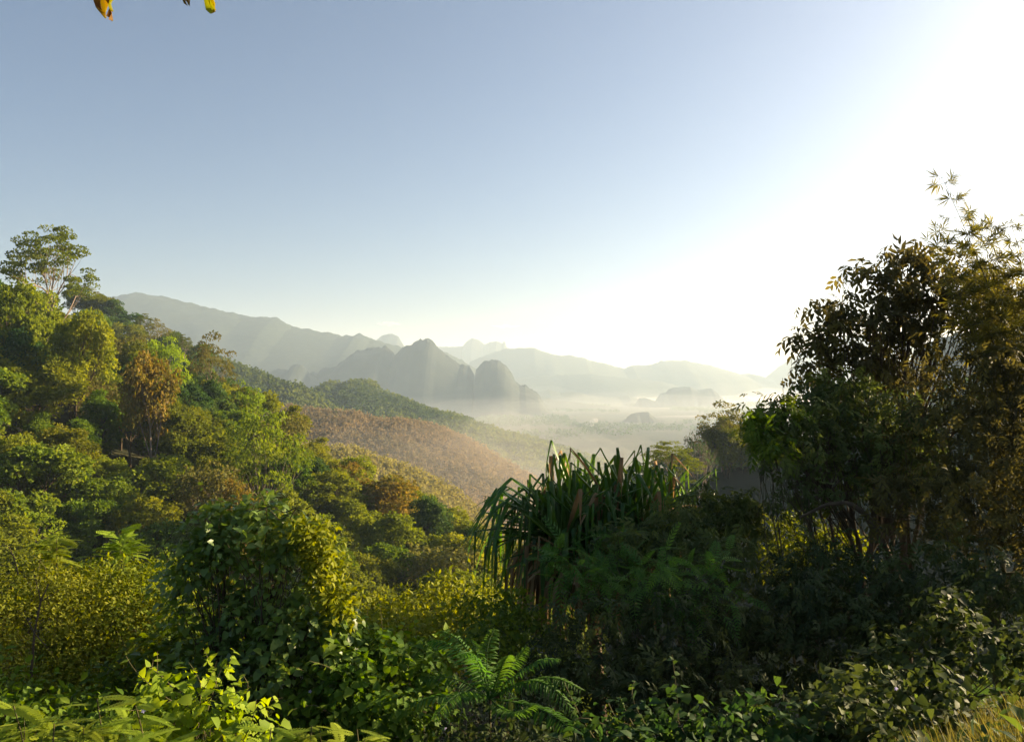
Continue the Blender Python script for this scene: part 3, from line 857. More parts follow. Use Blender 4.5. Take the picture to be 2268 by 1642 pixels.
def add_vines(root, b, rng, tops, length, mat, name="hanging_vines", n=40, r=0.004, leaf=None):
    g = Geo()
    for i in range(n):
        p = tops[int(rng.integers(len(tops)))] + rng.normal(0, .12, 3)
        L = rng.uniform(*length)
        q = np.array([p, p + (rng.normal(0, .03), rng.normal(0, .03), -L * .5), p + (rng.normal(0, .06), rng.normal(0, .06), -L)])
        add_tube(g, q, (r, r * .9, r * .5), 3, rng.random())
    return g.build(name, mat, root, origin=b)

def stem_thing(gw, rng, b, top, r0, n=9, wob=0.05):
    c = curve(b - np.array([0, 0, .3]), top, rng, wob, n)
    add_tube(gw, c, np.linspace(r0, r0 * 0.35, n), 5)
    return c

# ---- the screw pine
def screw_pine():
    rng = np.random.default_rng(301)
    D = 13.0
    base = P(1330, 1430, D)
    base[2] = gz(base[0:1], base[1:2])[0]
    root = thing("screw_pine", "big screw pine with long strap leaves folding over, standing before the misty valley", "screw pine", base)
    heads = [(P(1228, 1180, D - .1), 1.0, 84), (P(1292, 1165, D + .2), 1.05, 84), (P(1365, 1165, D + .1), 1.05, 80), (P(1250, 1215, D - .7), .95, 60), (P(1330, 1210, D - .6), .95, 60), (P(1485, 1125, D + .7), .8, 60), (P(1415, 1165, D - .2), .95, 60)]
    gw = Geo()
    fork = P(1310, 1340, D)
    add_tube(gw, curve(base - (0, 0, .4), fork, rng, .04, 7), np.linspace(.13, .10, 7), 9)
    for h, s, n in heads:
        add_tube(gw, curve(fork, h, rng, .08, 7, -0.1), np.linspace(.09, .06, 7), 8)
    for i in range(6):          # prop roots
        a = i * 1.05
        add_tube(gw, curve(base + (0, 0, .9), base + (math.cos(a) * .6, math.sin(a) * .6, -.3), rng, .03, 4), .035, 6)
    gw.build("trunk", MB_BARK, root, origin=base)
    def strap(g, p, az, el, L, W, droop, kink, kpos, tint, nseg=13):
        d = np.array([math.cos(el) * math.cos(az), math.cos(el) * math.sin(az), math.sin(el)])
        h = np.array([math.cos(az), math.sin(az), 0.0])
        side = np.array([-math.sin(az), math.cos(az), 0.0])
        step = L / nseg
        e = el; q = p.copy(); V = []
        bent = False
        for i in range(nseg + 1):
            t = i / nseg
            w = W * (0.75 + 0.5 * min(1, t * 3)) * (1 - max(0, (t - .55) / .45) ** 1.3) + 0.002
            d = np.array([math.cos(e) * h[0], math.cos(e) * h[1], math.sin(e)])
            nrm = np.cross(side, d)
            V += [q - side * w + nrm * w * .55, q - nrm * w * .15, q + side * w + nrm * w * .55]
            q = q + d * step
            e -= droop * step * (0.4 + t)
            if not bent and t > kpos and kink > 0:
                e -= kink; bent = True
                t2 = rng.normal(0, .45); h = np.array([math.cos(az + t2), math.sin(az + t2), 0.0]); side = np.array([-math.sin(az + t2), math.cos(az + t2), 0.0])
            e = max(e, -1.53)
        i = np.arange(nseg)[:, None] * 3
        f = np.concatenate([i + [0, 1, 4, 3], i + [1, 2, 5, 4]])
        g.add(np.array(V), [f], np.clip(tint + rng.normal(0, .08), 0, 1))
    dead = Geo()
    for h, s, n in heads:
        g = Geo()
        for i in range(n):
            u = (i + .5) / n
            el = math.radians(86 - 92 * u + rng.normal(0, 8))
            az = i * 2.39996 + rng.normal(0, .2)
            L = s * rng.uniform(1.2, 2.1)
            kink = rng.uniform(1.8, 2.8) if rng.random() < 0.72 + .2 * u else 0
            if not kink:
                L = s * rng.uniform(.7, 1.15)
            strap(dead if rng.random() < .07 else g, h + rng.normal(0, .04, 3), az, el, L, rng.uniform(.017, .034) * s, rng.uniform(.02, .3) + u * .45, kink, rng.uniform(.32, .66), 0.75 - 0.55 * u)
        g.build("leaf_rosette", ML_PAND, root, origin=base)
        for i in range(int(n * .5)):
            strap(dead, h + rng.normal(0, .06, 3) - (0, 0, .1), rng.uniform(0, 6.28), math.radians(rng.uniform(-60, 5)), s * rng.uniform(.9, 1.7), rng.uniform(.02, .036), rng.uniform(1.6, 3.2), 0, 1, rng.random())
    for i in range(22):
        strap(dead, heads[i % 2][0] + rng.normal(0, .12, 3) + (-.15, -.1, -.1), math.pi + rng.uniform(-1.2, 1.2), math.radians(rng.uniform(-50, 0)), rng.uniform(1.0, 1.7), rng.uniform(.025, .045), rng.uniform(1.8, 3), 0, 1, rng.random())
    # long leaves bowing out on the left, folded straight down
    g = Geo()
    h0 = heads[0][0]
    for i in range(40):
        az = math.pi + rng.uniform(-.75, .75)
        strap(g, h0 + rng.normal(0, .08, 3) + (0, 0, rng.uniform(-.1, .25)), az, math.radians(rng.uniform(4, 50)), rng.uniform(1.6, 2.4), rng.uniform(.020, .032), rng.uniform(.2, .5), rng.uniform(1.1, 1.5), rng.uniform(.30, .48), rng.uniform(.3, .8), 17)
    g.build("bowed_leaves", ML_PAND, root, origin=base)
    dead.build("dead_leaves", ML_DEAD, root, origin=base)
screw_pine()

# ---- tree fern like sapling with long feathered fronds
def frond_plant():
    rng = np.random.default_rng(302)
    D = 7.4
    top = P(1085, 1545, D)
    b = np.array([top[0], top[1] + .1, 0]); b[2] = gz(b[0:1], b[1:2])[0]
    root = thing("frond_plant", "fern-like young plant with a rosette of long feathered green fronds", "fern", b)
    gw = Geo(); stem_thing(gw, rng, b, top, .03); gw.build("stem", MB_STEM, root, origin=b)
    tips = [(925, 1425, .5), (975, 1395, .3), (1095, 1392, .5), (1165, 1430, .1), (1235, 1458, -.2), (1285, 1525, -.4), (1275, 1580, -.5), (925, 1500, .1), (900, 1560, -.3), (1040, 1410, .9), (1180, 1560, -.7), (960, 1590, -.7), (1270, 1620, -.7), (1125, 1450, -.4), (1010, 1450, -.4)]
    for dx, dy, dd in tips:
        e = P(dx, dy, D + dd)
        c = curve(top, e, rng, .05, 26, rng.uniform(.08, .2))
        g = Geo()
        add_tube(g, c, np.linspace(.008, .002, 26), 4, .3)
        L = np.linalg.norm(e - top)
        tang = unit(np.gradient(c, axis=0))
        horiz = unit(np.cross(tang, (0, 0, 1.0)))
        nrm = np.cross(horiz, tang)
        idx = np.arange(3, 26)
        tt = idx / 25
        for s in (-1, 1):
            pos, ax, nm = [], [], []
            for rep in (0,):
                p = c[idx] * (1 - rep) + c[np.minimum(idx + 1, 25)] * rep
                pos.append(p); ax.append(s * horiz[idx] * .85 + tang[idx] * .45 - np.array([0, 0, rng.uniform(.1, .5)]) + rng.normal(0, .1, (len(idx), 3))); nm.append(nrm[idx])
            sz = .15 * L ** .5 * np.sin(math.pi * (.2 + .72 * tt)) ** .6
            add_leaves(g, "lance", np.concatenate(pos), np.concatenate(ax), np.concatenate(nm), sz, np.clip(.75 - .4 * abs(dx - 1085) / 200 + rng.normal(0, .08, len(idx)), 0, 1))
        g.build("frond", ML_FERN, root, origin=b)
frond_plant()

# ---- the mound draped in climbing vines
root, b, c = bush("vine_mound", "tall rounded mound draped in big-leaved climbing vine, glowing along its right rim", "climbing vine",
    [(570, 1195, 8.1, 140, 55, 90), (500, 1170, 8.2, 60, 35, 60), (640, 1300, 8.1, 85, 150, 80), (690, 1350, 8.0, 50, 130, 60), (620, 1480, 7.8, 110, 130, 90), (430, 1250, 8.0, 60, 40, 60), (405, 1330, 8.1, 45, 60, 50), (440, 1500, 7.8, 90, 80, 80), (520, 1380, 8.3, 70, 110, 50), (730, 1430, 7.8, 45, 60, 50), (600, 1145, 8.1, 45, 25, 40)],
    ML_VINE, "heart", 0.078, 0.235, 36, 0.22, 303, droop=0.6, flat=0.9, up=0.5, shell=0.6, r0=.06, bark=MB_BARK)
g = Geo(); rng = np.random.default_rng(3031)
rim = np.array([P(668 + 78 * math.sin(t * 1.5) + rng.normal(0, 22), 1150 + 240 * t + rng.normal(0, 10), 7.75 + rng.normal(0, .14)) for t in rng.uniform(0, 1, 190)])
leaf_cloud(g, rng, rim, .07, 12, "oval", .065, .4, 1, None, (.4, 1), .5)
g.build("small_leaved_sunlit_rim", ML_CITRINE, root, origin=b)  # small leaves whose yellow-green colour paints the sunlit rim of the mound
g = Geo()
for pts in ([(560, 1135), (600, 1118), (630, 1135), (655, 1122), (678, 1128)], [(640, 1150), (655, 1125), (668, 1130), (690, 1118)], [(380, 1180), (360, 1210), (372, 1240)], [(600, 1130), (618, 1150), (640, 1140)], [(620, 1240), (626, 1300), (640, 1360)]):
    q = np.array([P(a, d, 7.8) for a, d in pts])
    t = np.linspace(0, len(q) - 1, 14)
    q2 = np.stack([np.interp(t, np.arange(len(q)), q[:, i]) for i in range(3)], 1)
    g = Geo(); add_tube(g, q2, .006, 4); g.build("tendril", MB_STEM, root, origin=b)

# ---- the sunlit shrubs on the left
bush("mimosa_shrub", "sunlit yellow-green feathery shrub at the left edge", "shrub",
     [(20, 1330, 10.8, 130, 75), (130, 1380, 10.8, 120, 90), (60, 1470, 10.2, 150, 120), (250, 1400, 11, 110, 100), (-90, 1400, 10.6, 100, 120)], ML_OLIVE, "oval", .055, .21, 46, .28, 304, up=.7, shell=.55)
bush("mimosa_shrub", "browner sunlit shrub filling the space left of the vine mound", "shrub",
     [(300, 1330, 11.6, 110, 70), (230, 1300, 12, 90, 50), (330, 1420, 11, 110, 110), (200, 1500, 10.6, 140, 110), (360, 1300, 11.6, 50, 50)], ML_CITRINE, "oval", .058, .22, 42, .29, 305, up=.6, shell=.5)
bush("leafy_shrub", "darker broad-leaved shrub shading the left foot of the vine mound", "shrub",
     [(330, 1500, 8.2, 90, 80), (420, 1540, 8.0, 90, 80), (260, 1560, 8.0, 100, 70), (400, 1440, 8.6, 60, 60)], ML_GREEN, "oval", .11, .22, 20, .24, 306, droop=.5, shell=.5)
bush("leafy_shrub", "low green scrub along the bottom left corner", "shrub",
     [(60, 1610, 6.6, 150, 80), (220, 1640, 6.4, 120, 60), (-60, 1560, 6.8, 100, 90)], ML_GREEN, "oval", .08, .18, 20, .2, 307, shell=.5)

def sapling(label, dx, dy, D, dyb, nleaf, L, mat, seed, kind="pinnate", spread=1.0, group=None, tilt=(-.2, .7), dxb=None):
    rng = np.random.default_rng(seed)
    top = P(dx, dy, D)
    b = P(dx if dxb is None else dxb, dyb, D)
    gl, gw = Geo(), Geo()
    b[2] = min(b[2], gz(b[0:1], b[1:2])[0]) if dyb > 1640 else b[2]
    root = thing("feathery_sapling", label, "sapling", b, group)
    c = curve(b, top, rng, .04, 9)
    add_tube(gw, c, np.linspace(.010, .004, 9), 5)
    pos, ax = [], []
    shoots = [c]
    for k in range(3):
        e = top + np.array([rng.normal(0, .16), rng.normal(0, .16), -rng.uniform(.05, .3)])
        shoots.append(curve(c[5], e, rng, .05, 9))
        add_tube(gw, shoots[-1], np.linspace(.006, .003, 9), 4)
    for i in range(nleaf):
        t = 1 - .42 * (i / nleaf) ** 1.2
        cc_ = shoots[i % 4]
        p = np.array([np.interp(t, np.linspace(0, 1, 9), cc_[:, k]) for k in range(3)])
        a = i * 2.4 + rng.normal(0, .3)
        pos.append(p); ax.append((math.cos(a) * spread, math.sin(a) * spread, rng.uniform(*tilt)))
    ax = np.array(ax)
    nm = np.array([0, 0, 1.0]) + rng.normal(0, .25, ax.shape)
    add_leaves(gl, kind, np.array(pos), ax, nm, L * rng.uniform(.75, 1.15, nleaf), np.clip(rng.normal(.6, .2, nleaf), 0, 1))
    gw.build("stem", MB_STEM, root, origin=b)
    gl.build("leaves", mat, root, origin=b)
    return root
sapling("bright feathery sapling rising from the left shrubs, the taller-leaved one", 125, 1190, 11.2, 1420, 56, .30, ML_LIME, 310)
sapling("bright feathery sapling rising just left of the vine mound", 262, 1172, 11.9, 1420, 56, .30, ML_LIME, 311)
sapling("small feathery sapling between the two bright ones", 200, 1225, 11.6, 1420, 32, .24, ML_LIME, 312)
sapling("low feathery sapling at the far left below the bare stem", 20, 1290, 10.9, 1480, 36, .28, ML_LIME, 313)
for i, (dx, dy, D, lab) in enumerate([(30, 1560, 5.2, "feathery frond plant in the bottom left corner"), (120, 1600, 5.0, "feathery frond plant second from the bottom left corner"), (215, 1545, 5.3, "feathery frond plant under the dark leafy shrub"),
                                      (300, 1560, 5.2, "feathery frond plant beside the heart-leaved creeper"), (600, 1610, 5.2, "bright feathery frond plant at the bottom below the vine mound"), (690, 1605, 5.4, "bright feathery frond plant at the bottom, middle of three"), (790, 1612, 5.2, "bright feathery frond plant at the bottom, nearest the fern-like plant")]):
    sapling(lab, dx, dy, D, 1760, 46, .22, ML_LIME, 320 + i, tilt=(-.1, .6))
# a thin bare stem among the shrubs
rng = np.random.default_rng(330)
b = P(68, 1580, 7.2); root = thing("bare_sapling", "thin bare reddish stem rising through the left shrubs", "sapling", b)
g = Geo(); q = np.array([P(68, 1580, 7.2), P(70, 1480, 7.2), P(76, 1400, 7.25), P(90, 1330, 7.3), P(108, 1290, 7.4)])
add_tube(g, q, (.014, .012, .010, .008, .005), 5)
for a, e in ((q[3], P(140, 1300, 7.4)), (q[2], P(40, 1350, 7.3)), (q[2], P(110, 1440, 7.2)), (q[3], P(75, 1270, 7.4))):
    add_tube(g, curve(a, e, rng, .05, 5), (.006, .005, .004, .003, .002), 4)
g.build("twigs", MB_BARK, root, origin=b)
b = P(40, 1270, 9); root = thing("bare_sapling", "curved leafless shoot standing against the dark forest at the left edge", "sapling", b)
g = Geo(); add_tube(g, np.array([P(40, 1270, 9), P(32, 1235, 9), P(20, 1210, 9), P(8, 1203, 9)]), (.008, .007, .005, .003), 4); g.build("twigs", MB_BARK, root, origin=b)

# ---- creepers low in the middle
def creeper(label, blobs, mat, size, seed, kind="heart", flowers=0, **kw):
    root, b, c = bush("creeper", label, "creeper", blobs, mat, kind, size, kw.pop("spacing", .19), kw.pop("per", 9), kw.pop("rc", .2), seed, droop=.75, up=.45, shell=.7, **kw)
    if flowers:
        rng = np.random.default_rng(seed + 1)
        front = c[c[:, 1] < np.quantile(c[:, 1], .35)]
        for i in range(flowers):
            p = front[int(rng.integers(len(front)))] + (0, -.22, .05)
            a = np.linspace(0, 2 * math.pi, 6)[:-1]
            ax = np.stack([np.cos(a), np.full(5, -.35), np.sin(a)], 1)
            g = Geo(); add_leaves(g, "quad", np.repeat(p[None], 5, 0), ax, np.array([0, -1.0, 0]), .02, rng.random()); g.build("flower", ML_FLOWER, root, origin=b)
    return root
creeper("heart-leaved creeper with pale hanging leaves at the bottom below the vine mound", [(420, 1560, 6.2, 90, 60), (470, 1620, 6.0, 100, 50), (360, 1600, 6.1, 60, 50)], ML_LIME, .085, 340, per=15, flowers=2)
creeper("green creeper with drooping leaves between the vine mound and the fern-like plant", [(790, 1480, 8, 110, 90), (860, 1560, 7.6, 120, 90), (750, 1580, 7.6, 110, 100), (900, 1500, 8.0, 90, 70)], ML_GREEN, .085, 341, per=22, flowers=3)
bush("thicket_shrub", "sunlit brownish thicket beyond the creeper, right of the vine mound", "shrub",
     [(820, 1400, 13, 110, 60), (930, 1370, 13.5, 120, 60), (1020, 1340, 14, 90, 60), (880, 1440, 12, 130, 60), (1000, 1420, 12, 90, 60)], ML_OLIVE, "oval", .09, .24, 26, .28, 343, shell=.5)
bush("thicket_shrub", "green shrub under the dead leaves of the screw pine", "shrub",
     [(1110, 1370, 11.5, 90, 60), (1180, 1420, 11, 100, 70), (1080, 1440, 10.5, 80, 60)], ML_GREEN, "oval", .09, .24, 20, .24, 344, shell=.5)
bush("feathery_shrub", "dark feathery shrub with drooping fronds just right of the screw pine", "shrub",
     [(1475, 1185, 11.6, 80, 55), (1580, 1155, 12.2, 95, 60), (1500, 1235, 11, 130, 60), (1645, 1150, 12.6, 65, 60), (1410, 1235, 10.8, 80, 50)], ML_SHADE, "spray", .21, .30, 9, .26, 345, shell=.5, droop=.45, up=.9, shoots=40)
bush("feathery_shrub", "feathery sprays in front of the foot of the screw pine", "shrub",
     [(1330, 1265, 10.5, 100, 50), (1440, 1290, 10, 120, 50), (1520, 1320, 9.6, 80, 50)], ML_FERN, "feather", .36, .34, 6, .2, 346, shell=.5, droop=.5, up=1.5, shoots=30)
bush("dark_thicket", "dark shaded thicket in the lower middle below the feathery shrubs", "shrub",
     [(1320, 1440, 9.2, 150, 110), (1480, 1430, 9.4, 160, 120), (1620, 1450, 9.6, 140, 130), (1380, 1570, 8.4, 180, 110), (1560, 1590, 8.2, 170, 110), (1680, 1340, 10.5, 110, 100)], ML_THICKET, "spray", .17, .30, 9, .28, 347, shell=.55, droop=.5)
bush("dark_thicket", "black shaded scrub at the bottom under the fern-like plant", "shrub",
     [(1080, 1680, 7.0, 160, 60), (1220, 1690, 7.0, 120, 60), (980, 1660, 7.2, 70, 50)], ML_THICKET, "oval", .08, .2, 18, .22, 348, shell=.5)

# ---- the right side
D = 14.5
rb, bb, cc = bush("tall_tree", "tall dark backlit tree with drooping leaf sprays against the glare", "tree",
     [(1830, 770, D, 85, 70), (1800, 820, D, 50, 50), (1830, 700, D, 60, 40), (1930, 700, D, 85, 75), (1925, 620, D, 60, 45), (2050, 610, D, 95, 65), (2040, 560, D + .2, 65, 32), (2110, 690, D + .4, 100, 90), (2000, 720, D + .5, 70, 60), (2190, 680, D + .5, 80, 80), (1900, 840, D, 95, 60), (2120, 590, D, 50, 30), (1990, 800, D + .6, 70, 50)],
     ML_DARK, "spray", .32, .50, 7, .27, 350, base=(P(2010, 1250, D + .4)[0], D + .4), r0=.11, bark=MB_BARK, nlimb=12, crown="crown", stem="trunk", shell=.25, droop=.65, up=.5)
rb2, bb2, cc2 = bush("spreading_tree", "low spreading tree with an arching trunk and hanging vines under the tall dark tree", "tree",
     [(1760, 930, 12.6, 110, 65), (1735, 965, 12.2, 70, 50), (1860, 900, 13, 120, 70), (1960, 930, 13, 120, 80), (1760, 1020, 12, 80, 40), (1880, 1010, 12.6, 130, 70), (2020, 1010, 13, 110, 80), (1800, 1100, 12, 60, 30)],
     ML_SHADE, "spray", .22, .32, 7, .28, 351, base=(P(1950, 1300, 12.4)[0], 12.4), r0=.09, bark=MB_BARK, nlimb=11, crown="crown", stem="trunk", shell=.35, droop=.5, up=.6)
rng = np.random.default_rng(3511)
add_vines(rb2, bb2, rng, cc2[cc2[:, 2] < np.quantile(cc2[:, 2], .7)], (.3, 1.1), MB_BARK, n=150, r=.006)
add_vines(rb, bb, rng, cc[(cc[:, 2] < np.quantile(cc[:, 2], .45))], (.3, .9), MB_BARK, n=90, r=.006)
g = Geo(); q = np.array([P(1990, 1290, 11.6), P(1955, 1200, 11.6), P(1920, 1140, 11.6), P(1880, 1112, 11.6), P(1830, 1115, 11.5), P(1770, 1145, 11.5)])
t = np.linspace(0, 5, 20); q = np.stack([np.interp(t, np.arange(6), q[:, i]) for i in range(3)], 1)
add_tube(g, q, np.linspace(.06, .018, 20), 7); g.build("arching_branch", MB_BARK, rb2, origin=bb2)
bush("light_leaved_branch_tree", "bright green sunlit sapling at the left end of the right thicket", "tree",
     [(1690, 965, 11.8, 40, 26), (1685, 935, 11.8, 30, 18), (1700, 1000, 11.6, 42, 20), (1725, 930, 12, 36, 20)], ML_GREEN, "spray", .2, .26, 6, .22, 352, base=(P(1790, 1200, 11.8)[0], 11.8), r0=.03, shell=.3, crown="crown", stem="trunk", slen=.18)
bush("brown_thicket", "brownish thicket filling the right edge under the bamboo", "shrub",
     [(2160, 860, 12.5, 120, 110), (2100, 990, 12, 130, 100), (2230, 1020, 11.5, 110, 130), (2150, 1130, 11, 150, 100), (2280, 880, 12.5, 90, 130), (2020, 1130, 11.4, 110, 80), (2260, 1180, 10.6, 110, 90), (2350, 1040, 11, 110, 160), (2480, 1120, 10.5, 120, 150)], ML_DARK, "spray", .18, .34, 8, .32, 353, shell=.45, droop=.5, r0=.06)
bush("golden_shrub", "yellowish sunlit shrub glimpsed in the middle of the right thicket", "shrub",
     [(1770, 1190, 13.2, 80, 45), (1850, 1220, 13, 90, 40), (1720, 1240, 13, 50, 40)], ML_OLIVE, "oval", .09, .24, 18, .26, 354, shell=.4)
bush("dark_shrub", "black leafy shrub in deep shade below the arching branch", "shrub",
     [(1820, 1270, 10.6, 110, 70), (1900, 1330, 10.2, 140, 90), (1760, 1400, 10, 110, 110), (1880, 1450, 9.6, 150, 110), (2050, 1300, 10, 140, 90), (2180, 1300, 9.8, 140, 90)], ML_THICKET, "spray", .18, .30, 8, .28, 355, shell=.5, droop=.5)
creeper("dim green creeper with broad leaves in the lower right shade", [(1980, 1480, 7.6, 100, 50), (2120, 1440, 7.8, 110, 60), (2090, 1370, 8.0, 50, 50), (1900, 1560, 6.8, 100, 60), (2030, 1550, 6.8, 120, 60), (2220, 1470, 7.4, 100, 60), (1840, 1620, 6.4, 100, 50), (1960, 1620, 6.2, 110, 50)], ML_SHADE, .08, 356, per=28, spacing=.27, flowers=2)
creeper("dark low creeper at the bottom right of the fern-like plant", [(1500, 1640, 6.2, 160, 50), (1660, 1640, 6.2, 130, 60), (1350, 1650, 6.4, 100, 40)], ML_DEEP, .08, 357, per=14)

# ---- bamboo
def bamboo():
    rng = np.random.default_rng(360)
    D = 12.8
    b = P(2330, 1250, D); b[2] = gz(b[0:1], b[1:2])[0]
    root = thing("bamboo_clump", "feathery yellowish bamboo arching over the right edge into the white sky", "bamboo", b)
    tips = [(2092, 405, 0), (2150, 470, .3), (2080, 512, -.2), (2195, 500, .4), (2240, 500, 0), (2120, 560, .2), (2270, 560, -.3), (2160, 620, -.2), (2230, 640, .5), (2300, 480, .3), (2140, 700, 0), (2220, 740, -.4)]
    gl = Geo()
    for dx, dy, dd in tips:
        e = P(dx, dy, D + dd)
        c = curve(b + rng.normal(0, .15, 3) * (1, 1, 0), e, rng, .01, 26, 0)
        t = np.linspace(0, 1, 26)
        c[:, 0] += np.sin(math.pi * t) * rng.uniform(.2, .5)
        c[:, 2] += np.sin(math.pi * t) * .35
        g = Geo(); add_tube(g, c, np.linspace(.022, .003, 26), 5, .6)
        for i in range(13, 26):
            if dy < 450 and i < 15: pass
            for s in range(8 if i < 23 else 4):
                a = rng.uniform(0, 6.28)
                Lb = rng.uniform(.15, .6) * (1.15 - .6 * t[i])
                q = c[i] + np.array([math.cos(a), math.sin(a), rng.uniform(-.3, .7)]) * Lb
                add_tube(g, curve(c[i], q, rng, .06, 3), (.004, .003, .002), 3, .6)
                n = 6
                f = rng.uniform(.2, 1, n)[:, None]
                pos = c[i] + (q - c[i]) * f
                ax = unit(q - c[i])[None] + rng.normal(0, .6, (n, 3)) + (0, 0, .1)
                add_leaves(gl, "bamboo", pos, ax, rng.normal(0, .6, (n, 3)) + (0, -.6, .6), rng.uniform(.14, .24, n), rng.random(n))
        g.build("culm", MB_STEM, root, origin=b)
    gl.build("foliage", ML_BAMBOO, root, origin=b)
bamboo()

# ---- yellowing leaves that hang into the top of the view
def hanging_branch(label, blades, seed, D=3.2):
    rng = np.random.default_rng(seed)
    p0 = P(*blades[0][:2], D)
    b = P(blades[0][0] - 60, -260, D + .4)
    root = thing("hanging_branch", label, "branch", b)
    gw, gl = Geo(), Geo()
    j = P(blades[0][0], -70, D)
    add_tube(gw, curve(b, j, rng, .04, 6), np.linspace(.010, .004, 6), 5)
    for dx, dy, tx, ty, w, tint in blades:
        a = P(dx, dy, D + rng.normal(0, .02)); e = P(tx, ty, D + rng.normal(0, .03))
        add_tube(gw, curve(j, a, rng, .05, 4), .003, 4)
        L = np.linalg.norm(e - a); y = unit(e - a); x = unit(np.cross(y, (0.2, 1, 0.1))); z = np.cross(x, y)
        k = D / F * K
        rows = [(0, .3), (.25, .85), (.5, 1), (.72, .8), (.88, .62), (1.0, .25)]
        V = []
        for i, (t, ww) in enumerate(rows):
            q = a + y * L * t
            V += [q - x * w * k * ww * rng.uniform(.75, 1.1) + z * .01 * rng.normal(), q + z * .012, q + x * w * k * ww * rng.uniform(.75, 1.1) + z * .01 * rng.normal() - y * L * .08 * rng.random()]
        i = np.arange(len(rows) - 1)[:, None] * 3
        gl.add(np.array(V), [np.concatenate([i + [0, 1, 4, 3], i + [1, 2, 5, 4]])], np.clip(tint + rng.normal(0, .12, len(V)), 0, 1))
    gw.build("twig", MB_BARK, root, origin=b)
    gl.build("leaves", ML_YELLOW, root, origin=b)
ML_YELLOW = leaf_mat("yellowing_leaves", (0.20, 0.10, 0.03), (0.20, 0.17, 0.02), (0.22, 0.26, 0.03), transl=.45, vary=.05)
hanging_branch("withering yellow-green leaf hanging at the top edge, the one with a brown tip", [(215, -45, 232, 40, 16, .35), (228, -40, 246, 22, 12, .7), (206, -40, 222, 20, 9, .15), (236, -10, 246, 48, 2, .1)], 371)
hanging_branch("yellow leaf hanging at the top edge, right of the brown-tipped one", [(450, -45, 466, 28, 15, .8), (462, -30, 474, 28, 8, .4), (420, -50, 416, 8, 7, .3), (408, -40, 407, 6, 5, .2)], 372)

# ---- grass in the lower right corner and ground cover on the slope
def grass():
    rng = np.random.default_rng(380)
    n = 34000
    x = rng.uniform(1.4, 6.5, n); y = rng.uniform(3.2, 8.5, n)
    keep = (x > 0.50 * y + .12 * np.sin(y * 5)) & (x < .75 * y + 1)
    x, y = x[keep], y[keep]
    p = np.stack([x, y, gz(x, y)], -1)
    g = Geo()
    ax = np.stack([rng.normal(0, .45, len(x)), rng.normal(0, .45, len(x)), np.ones(len(x))], 1)
    add_leaves(g, "blade", p, ax, rng.normal(0, 1, ax.shape), rng.uniform(.15, .5, len(x)), rng.random(len(x)))
    tag(g.build("grass", ML_GRASS), "dry yellowish grass growing in the lower right corner", "grass", "stuff")
grass()
def cover():
    rng = np.random.default_rng(381)
    n = 40000
    y = 3 + 62 * rng.random(n) ** 1.6; x = rng.uniform(-.85, .9, n) * (y + 3)
    z = gz(x, y) + fbm(x, y, 6, 3, 8) * np.clip((y - 2) / 30, 0, 1)
    p = np.stack([x, y, z + rng.uniform(0, .35, n)], -1)
    ax = np.stack([rng.normal(0, 1, n), rng.normal(0, 1, n), rng.uniform(-.2, .9, n)], 1)
    g = Geo()
    add_leaves(g, "oval", p, ax, np.array([0, 0, 1.0]) + rng.normal(0, .4, ax.shape), rng.uniform(.7, 1.4, n) * (.10 + .006 * y), rng.random(n))
    tag(g.build("ground_cover", ML_DEEP), "dark leafy undergrowth covering the ground between the shrubs", "undergrowth", "stuff")
cover()
# ------------------------------------------------------------------ air: clouds, mist, smoke, haze
def lens(outline_fn, x0, x1, y0, y1, h, name, label, mat, seed, nx=60, ny=30, bottom=-101.0):
    """flat-bottomed closed bank with a lumpy top that thins out at its rim"""
    x = np.linspace(x0, x1, nx); y = np.linspace(y0, y1, ny)
    X, Y = np.meshgrid(x, y, indexing="ij")
    u = (X - x0) / (x1 - x0) * 2 - 1; v = (Y - y0) / (y1 - y0) * 2 - 1
    e = np.clip(1 - (np.abs(u) ** 2.4 + np.abs(v) ** 2.4), 0, 1) ** 0.8
    Zt = bottom + 0.02 + h * e * np.clip(0.75 + 0.9 * fbm(X, Y * 1.0, (x1 - x0) / 7, 4, seed), 0.05, 2)
    Zb = np.full_like(Zt, bottom)
    n = nx * ny
    top = grid_faces(nx, ny); bot = grid_faces(nx, ny, True) + n
    i = np.arange(n).reshape(nx, ny)
    rim = np.concatenate([i[:, 0], i[-1, 1:], i[-2::-1, -1], i[0, -2:0:-1]])
    side = np.stack([rim, rim + n, np.roll(rim, -1) + n, np.roll(rim, -1)], -1)
    g = Geo().add(np.concatenate([np.stack([X, Y, Zt], -1).reshape(-1, 3), np.stack([X, Y, Zb], -1).reshape(-1, 3)]), [top, bot, side[:, ::-1]])
    o = g.build(name, mat)
    tag(o, label, "mist", "stuff")
    return o

M_MIST = volume_mat("valley_mist", 0.0009, (1, 1, 1), 0.3)
M_THIN = volume_mat("thin_valley_haze", 0.00011, (0.85, 0.92, 1), 0.2)
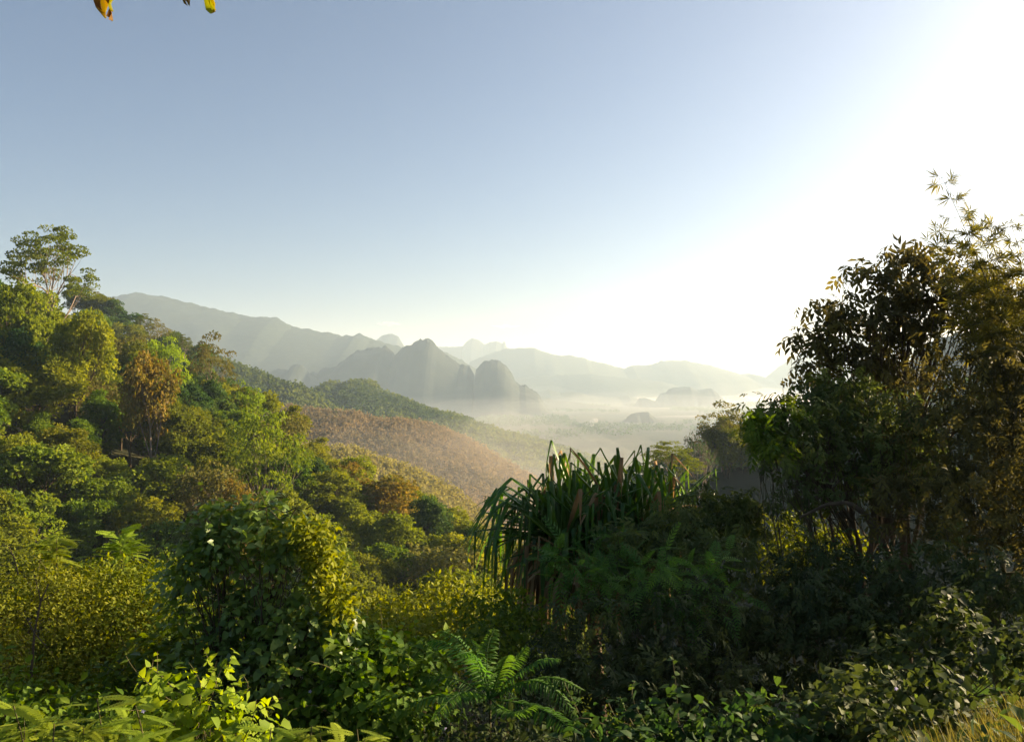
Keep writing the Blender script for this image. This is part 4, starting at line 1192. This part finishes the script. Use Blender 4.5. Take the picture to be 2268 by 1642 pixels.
# each bank is three thinner sheets laid inside one another, so that it thins out upwards
for x0, x1, y0, y1, h, lab, sd in ((350, 2000, 4020, 4640, 64, "bright white mist bank across the far valley", 41), (150, 3200, 4950, 6600, 46, "farthest pale mist bank below the faint ranges", 42),
                                   (480, 2300, 3120, 3440, 10, "low white mist streak in front of the flat-topped karst hill", 43), (330, 1100, 2360, 2580, 8, "thin mist streak in front of the small wooded knoll", 44)):
    for f, part in ((1.0, "upper, thinnest sheet of the "), (0.62, "middle sheet of the "), (0.34, "lowest, densest sheet of the ")):
        g_ = 1 - f
        lens(None, x0 + g_ * 0.12 * (x1 - x0), x1 - g_ * 0.12 * (x1 - x0), y0 + g_ * 0.2 * (y1 - y0), y1 - g_ * 0.2 * (y1 - y0), h * f * 1.15, "mist_bank", part + lab, M_MIST, sd + int(f * 10), bottom=-101.0 - f * 0.5)
lens(None, -900, 2300, 240, 4000, 95, "valley_haze", "thin morning haze filling the valley bottom", M_THIN, 45)

M_GULLY = volume_mat("gully_haze", 0.0009, (1, 1, 1), 0.2)
lens(None, -420, 250, 262, 800, 68, "valley_haze", "morning haze lying in the gullies between the planted slopes", M_GULLY, 46)

def puff(name, label, centers, mat, cat, kind):
    import bmesh
    bm = bmesh.new()
    for (c, r) in centers:
        res = bmesh.ops.create_icosphere(bm, subdivisions=3, radius=1.0)
        for v in res["verts"]:
            w = v.co.copy()
            k = 1 + 0.25 * math.sin(5 * w.x + 3 * w.z + c[0]) * math.cos(4 * w.y + c[2])
            v.co = Vector((c[0] + w.x * r[0] * k, c[1] + w.y * r[1] * k, c[2] + w.z * r[2] * k))
    me = bpy.data.meshes.new(name); bm.to_mesh(me); bm.free()
    me.materials.append(mat)
    o = bpy.data.objects.new(name, me); COL.objects.link(o)
    return tag(o, label, cat, kind)

M_SMOKE = volume_mat("smoke", 0.03, (1, 1, 1), 0.4)
cs = []
for dx, dy, r in [(1306, 958, 3), (1306, 954, 3.2), (1307, 950, 3.6), (1306, 946, 3.8), (1308, 942, 4.2), (1311, 938, 4.6), (1310, 934, 5), (1315, 931, 5), (1320, 930, 4.5)]:
    c = P(dx, dy, 1800)
    cs.append((c, (r, r, r * 1.3)))
puff("smoke_plume", "small white smoke plume rising from the valley floor", cs, M_SMOKE, "smoke", "stuff")

M_CLOUD = volume_mat("thin_cloud", 0.002, (1, 1, 1), 0.3)
def cloud(dx, dy, w, h, label, seed):
    r = np.random.default_rng(seed)
    cs = []
    for i in range(7):
        u = (i / 6 - 0.5)
        c = P(dx + u * w, dy + r.uniform(-0.25, 0.2) * h, 17000)
        k = 17000 / F * K
        a = (1 - abs(u) * 1.4)
        cs.append((c, (w * 0.22 * k, w * 0.2 * k, max(0.12, a) * h * 0.5 * k)))
    return puff("cloud", label, cs, M_CLOUD, "cloud", "stuff")
cloud(861, 716, 40, 9, "small grey cloud above the domed peak", 1)
cloud(1120, 722, 46, 8, "faint ragged cloud above the castle-like knobs", 2)
cloud(1290, 728, 36, 5, "thin cloud streak above the pale range", 3)
cloud(1436, 722, 26, 5, "tiny cloud wisp high above the flat-topped karst", 4)
cloud(1600, 740, 30, 6, "pale cloud wisp in the glare by the right tree", 5)
cloud(1500, 772, 200, 16, "long low cloud bank over the faint ranges", 6)

# the haze: one closed box round everything but the clouds
b0, b1 = (-12600, -320, -104.5), (12600, 14400, 460)
hv = np.array([(x, y, z) for x in (b0[0], b1[0]) for y in (b0[1], b1[1]) for z in (b0[2], b1[2])])
hf = np.array([(0, 1, 3, 2), (4, 6, 7, 5), (0, 4, 5, 1), (2, 3, 7, 6), (0, 2, 6, 4), (1, 5, 7, 3)])
haze = Geo().add(hv, [hf]).build("haze", volume_mat("haze_air", HAZE_DENSITY, (0.60, 0.79, 1.0), 0.26))
tag(haze, "pale morning haze filling the whole view", "haze", "stuff")
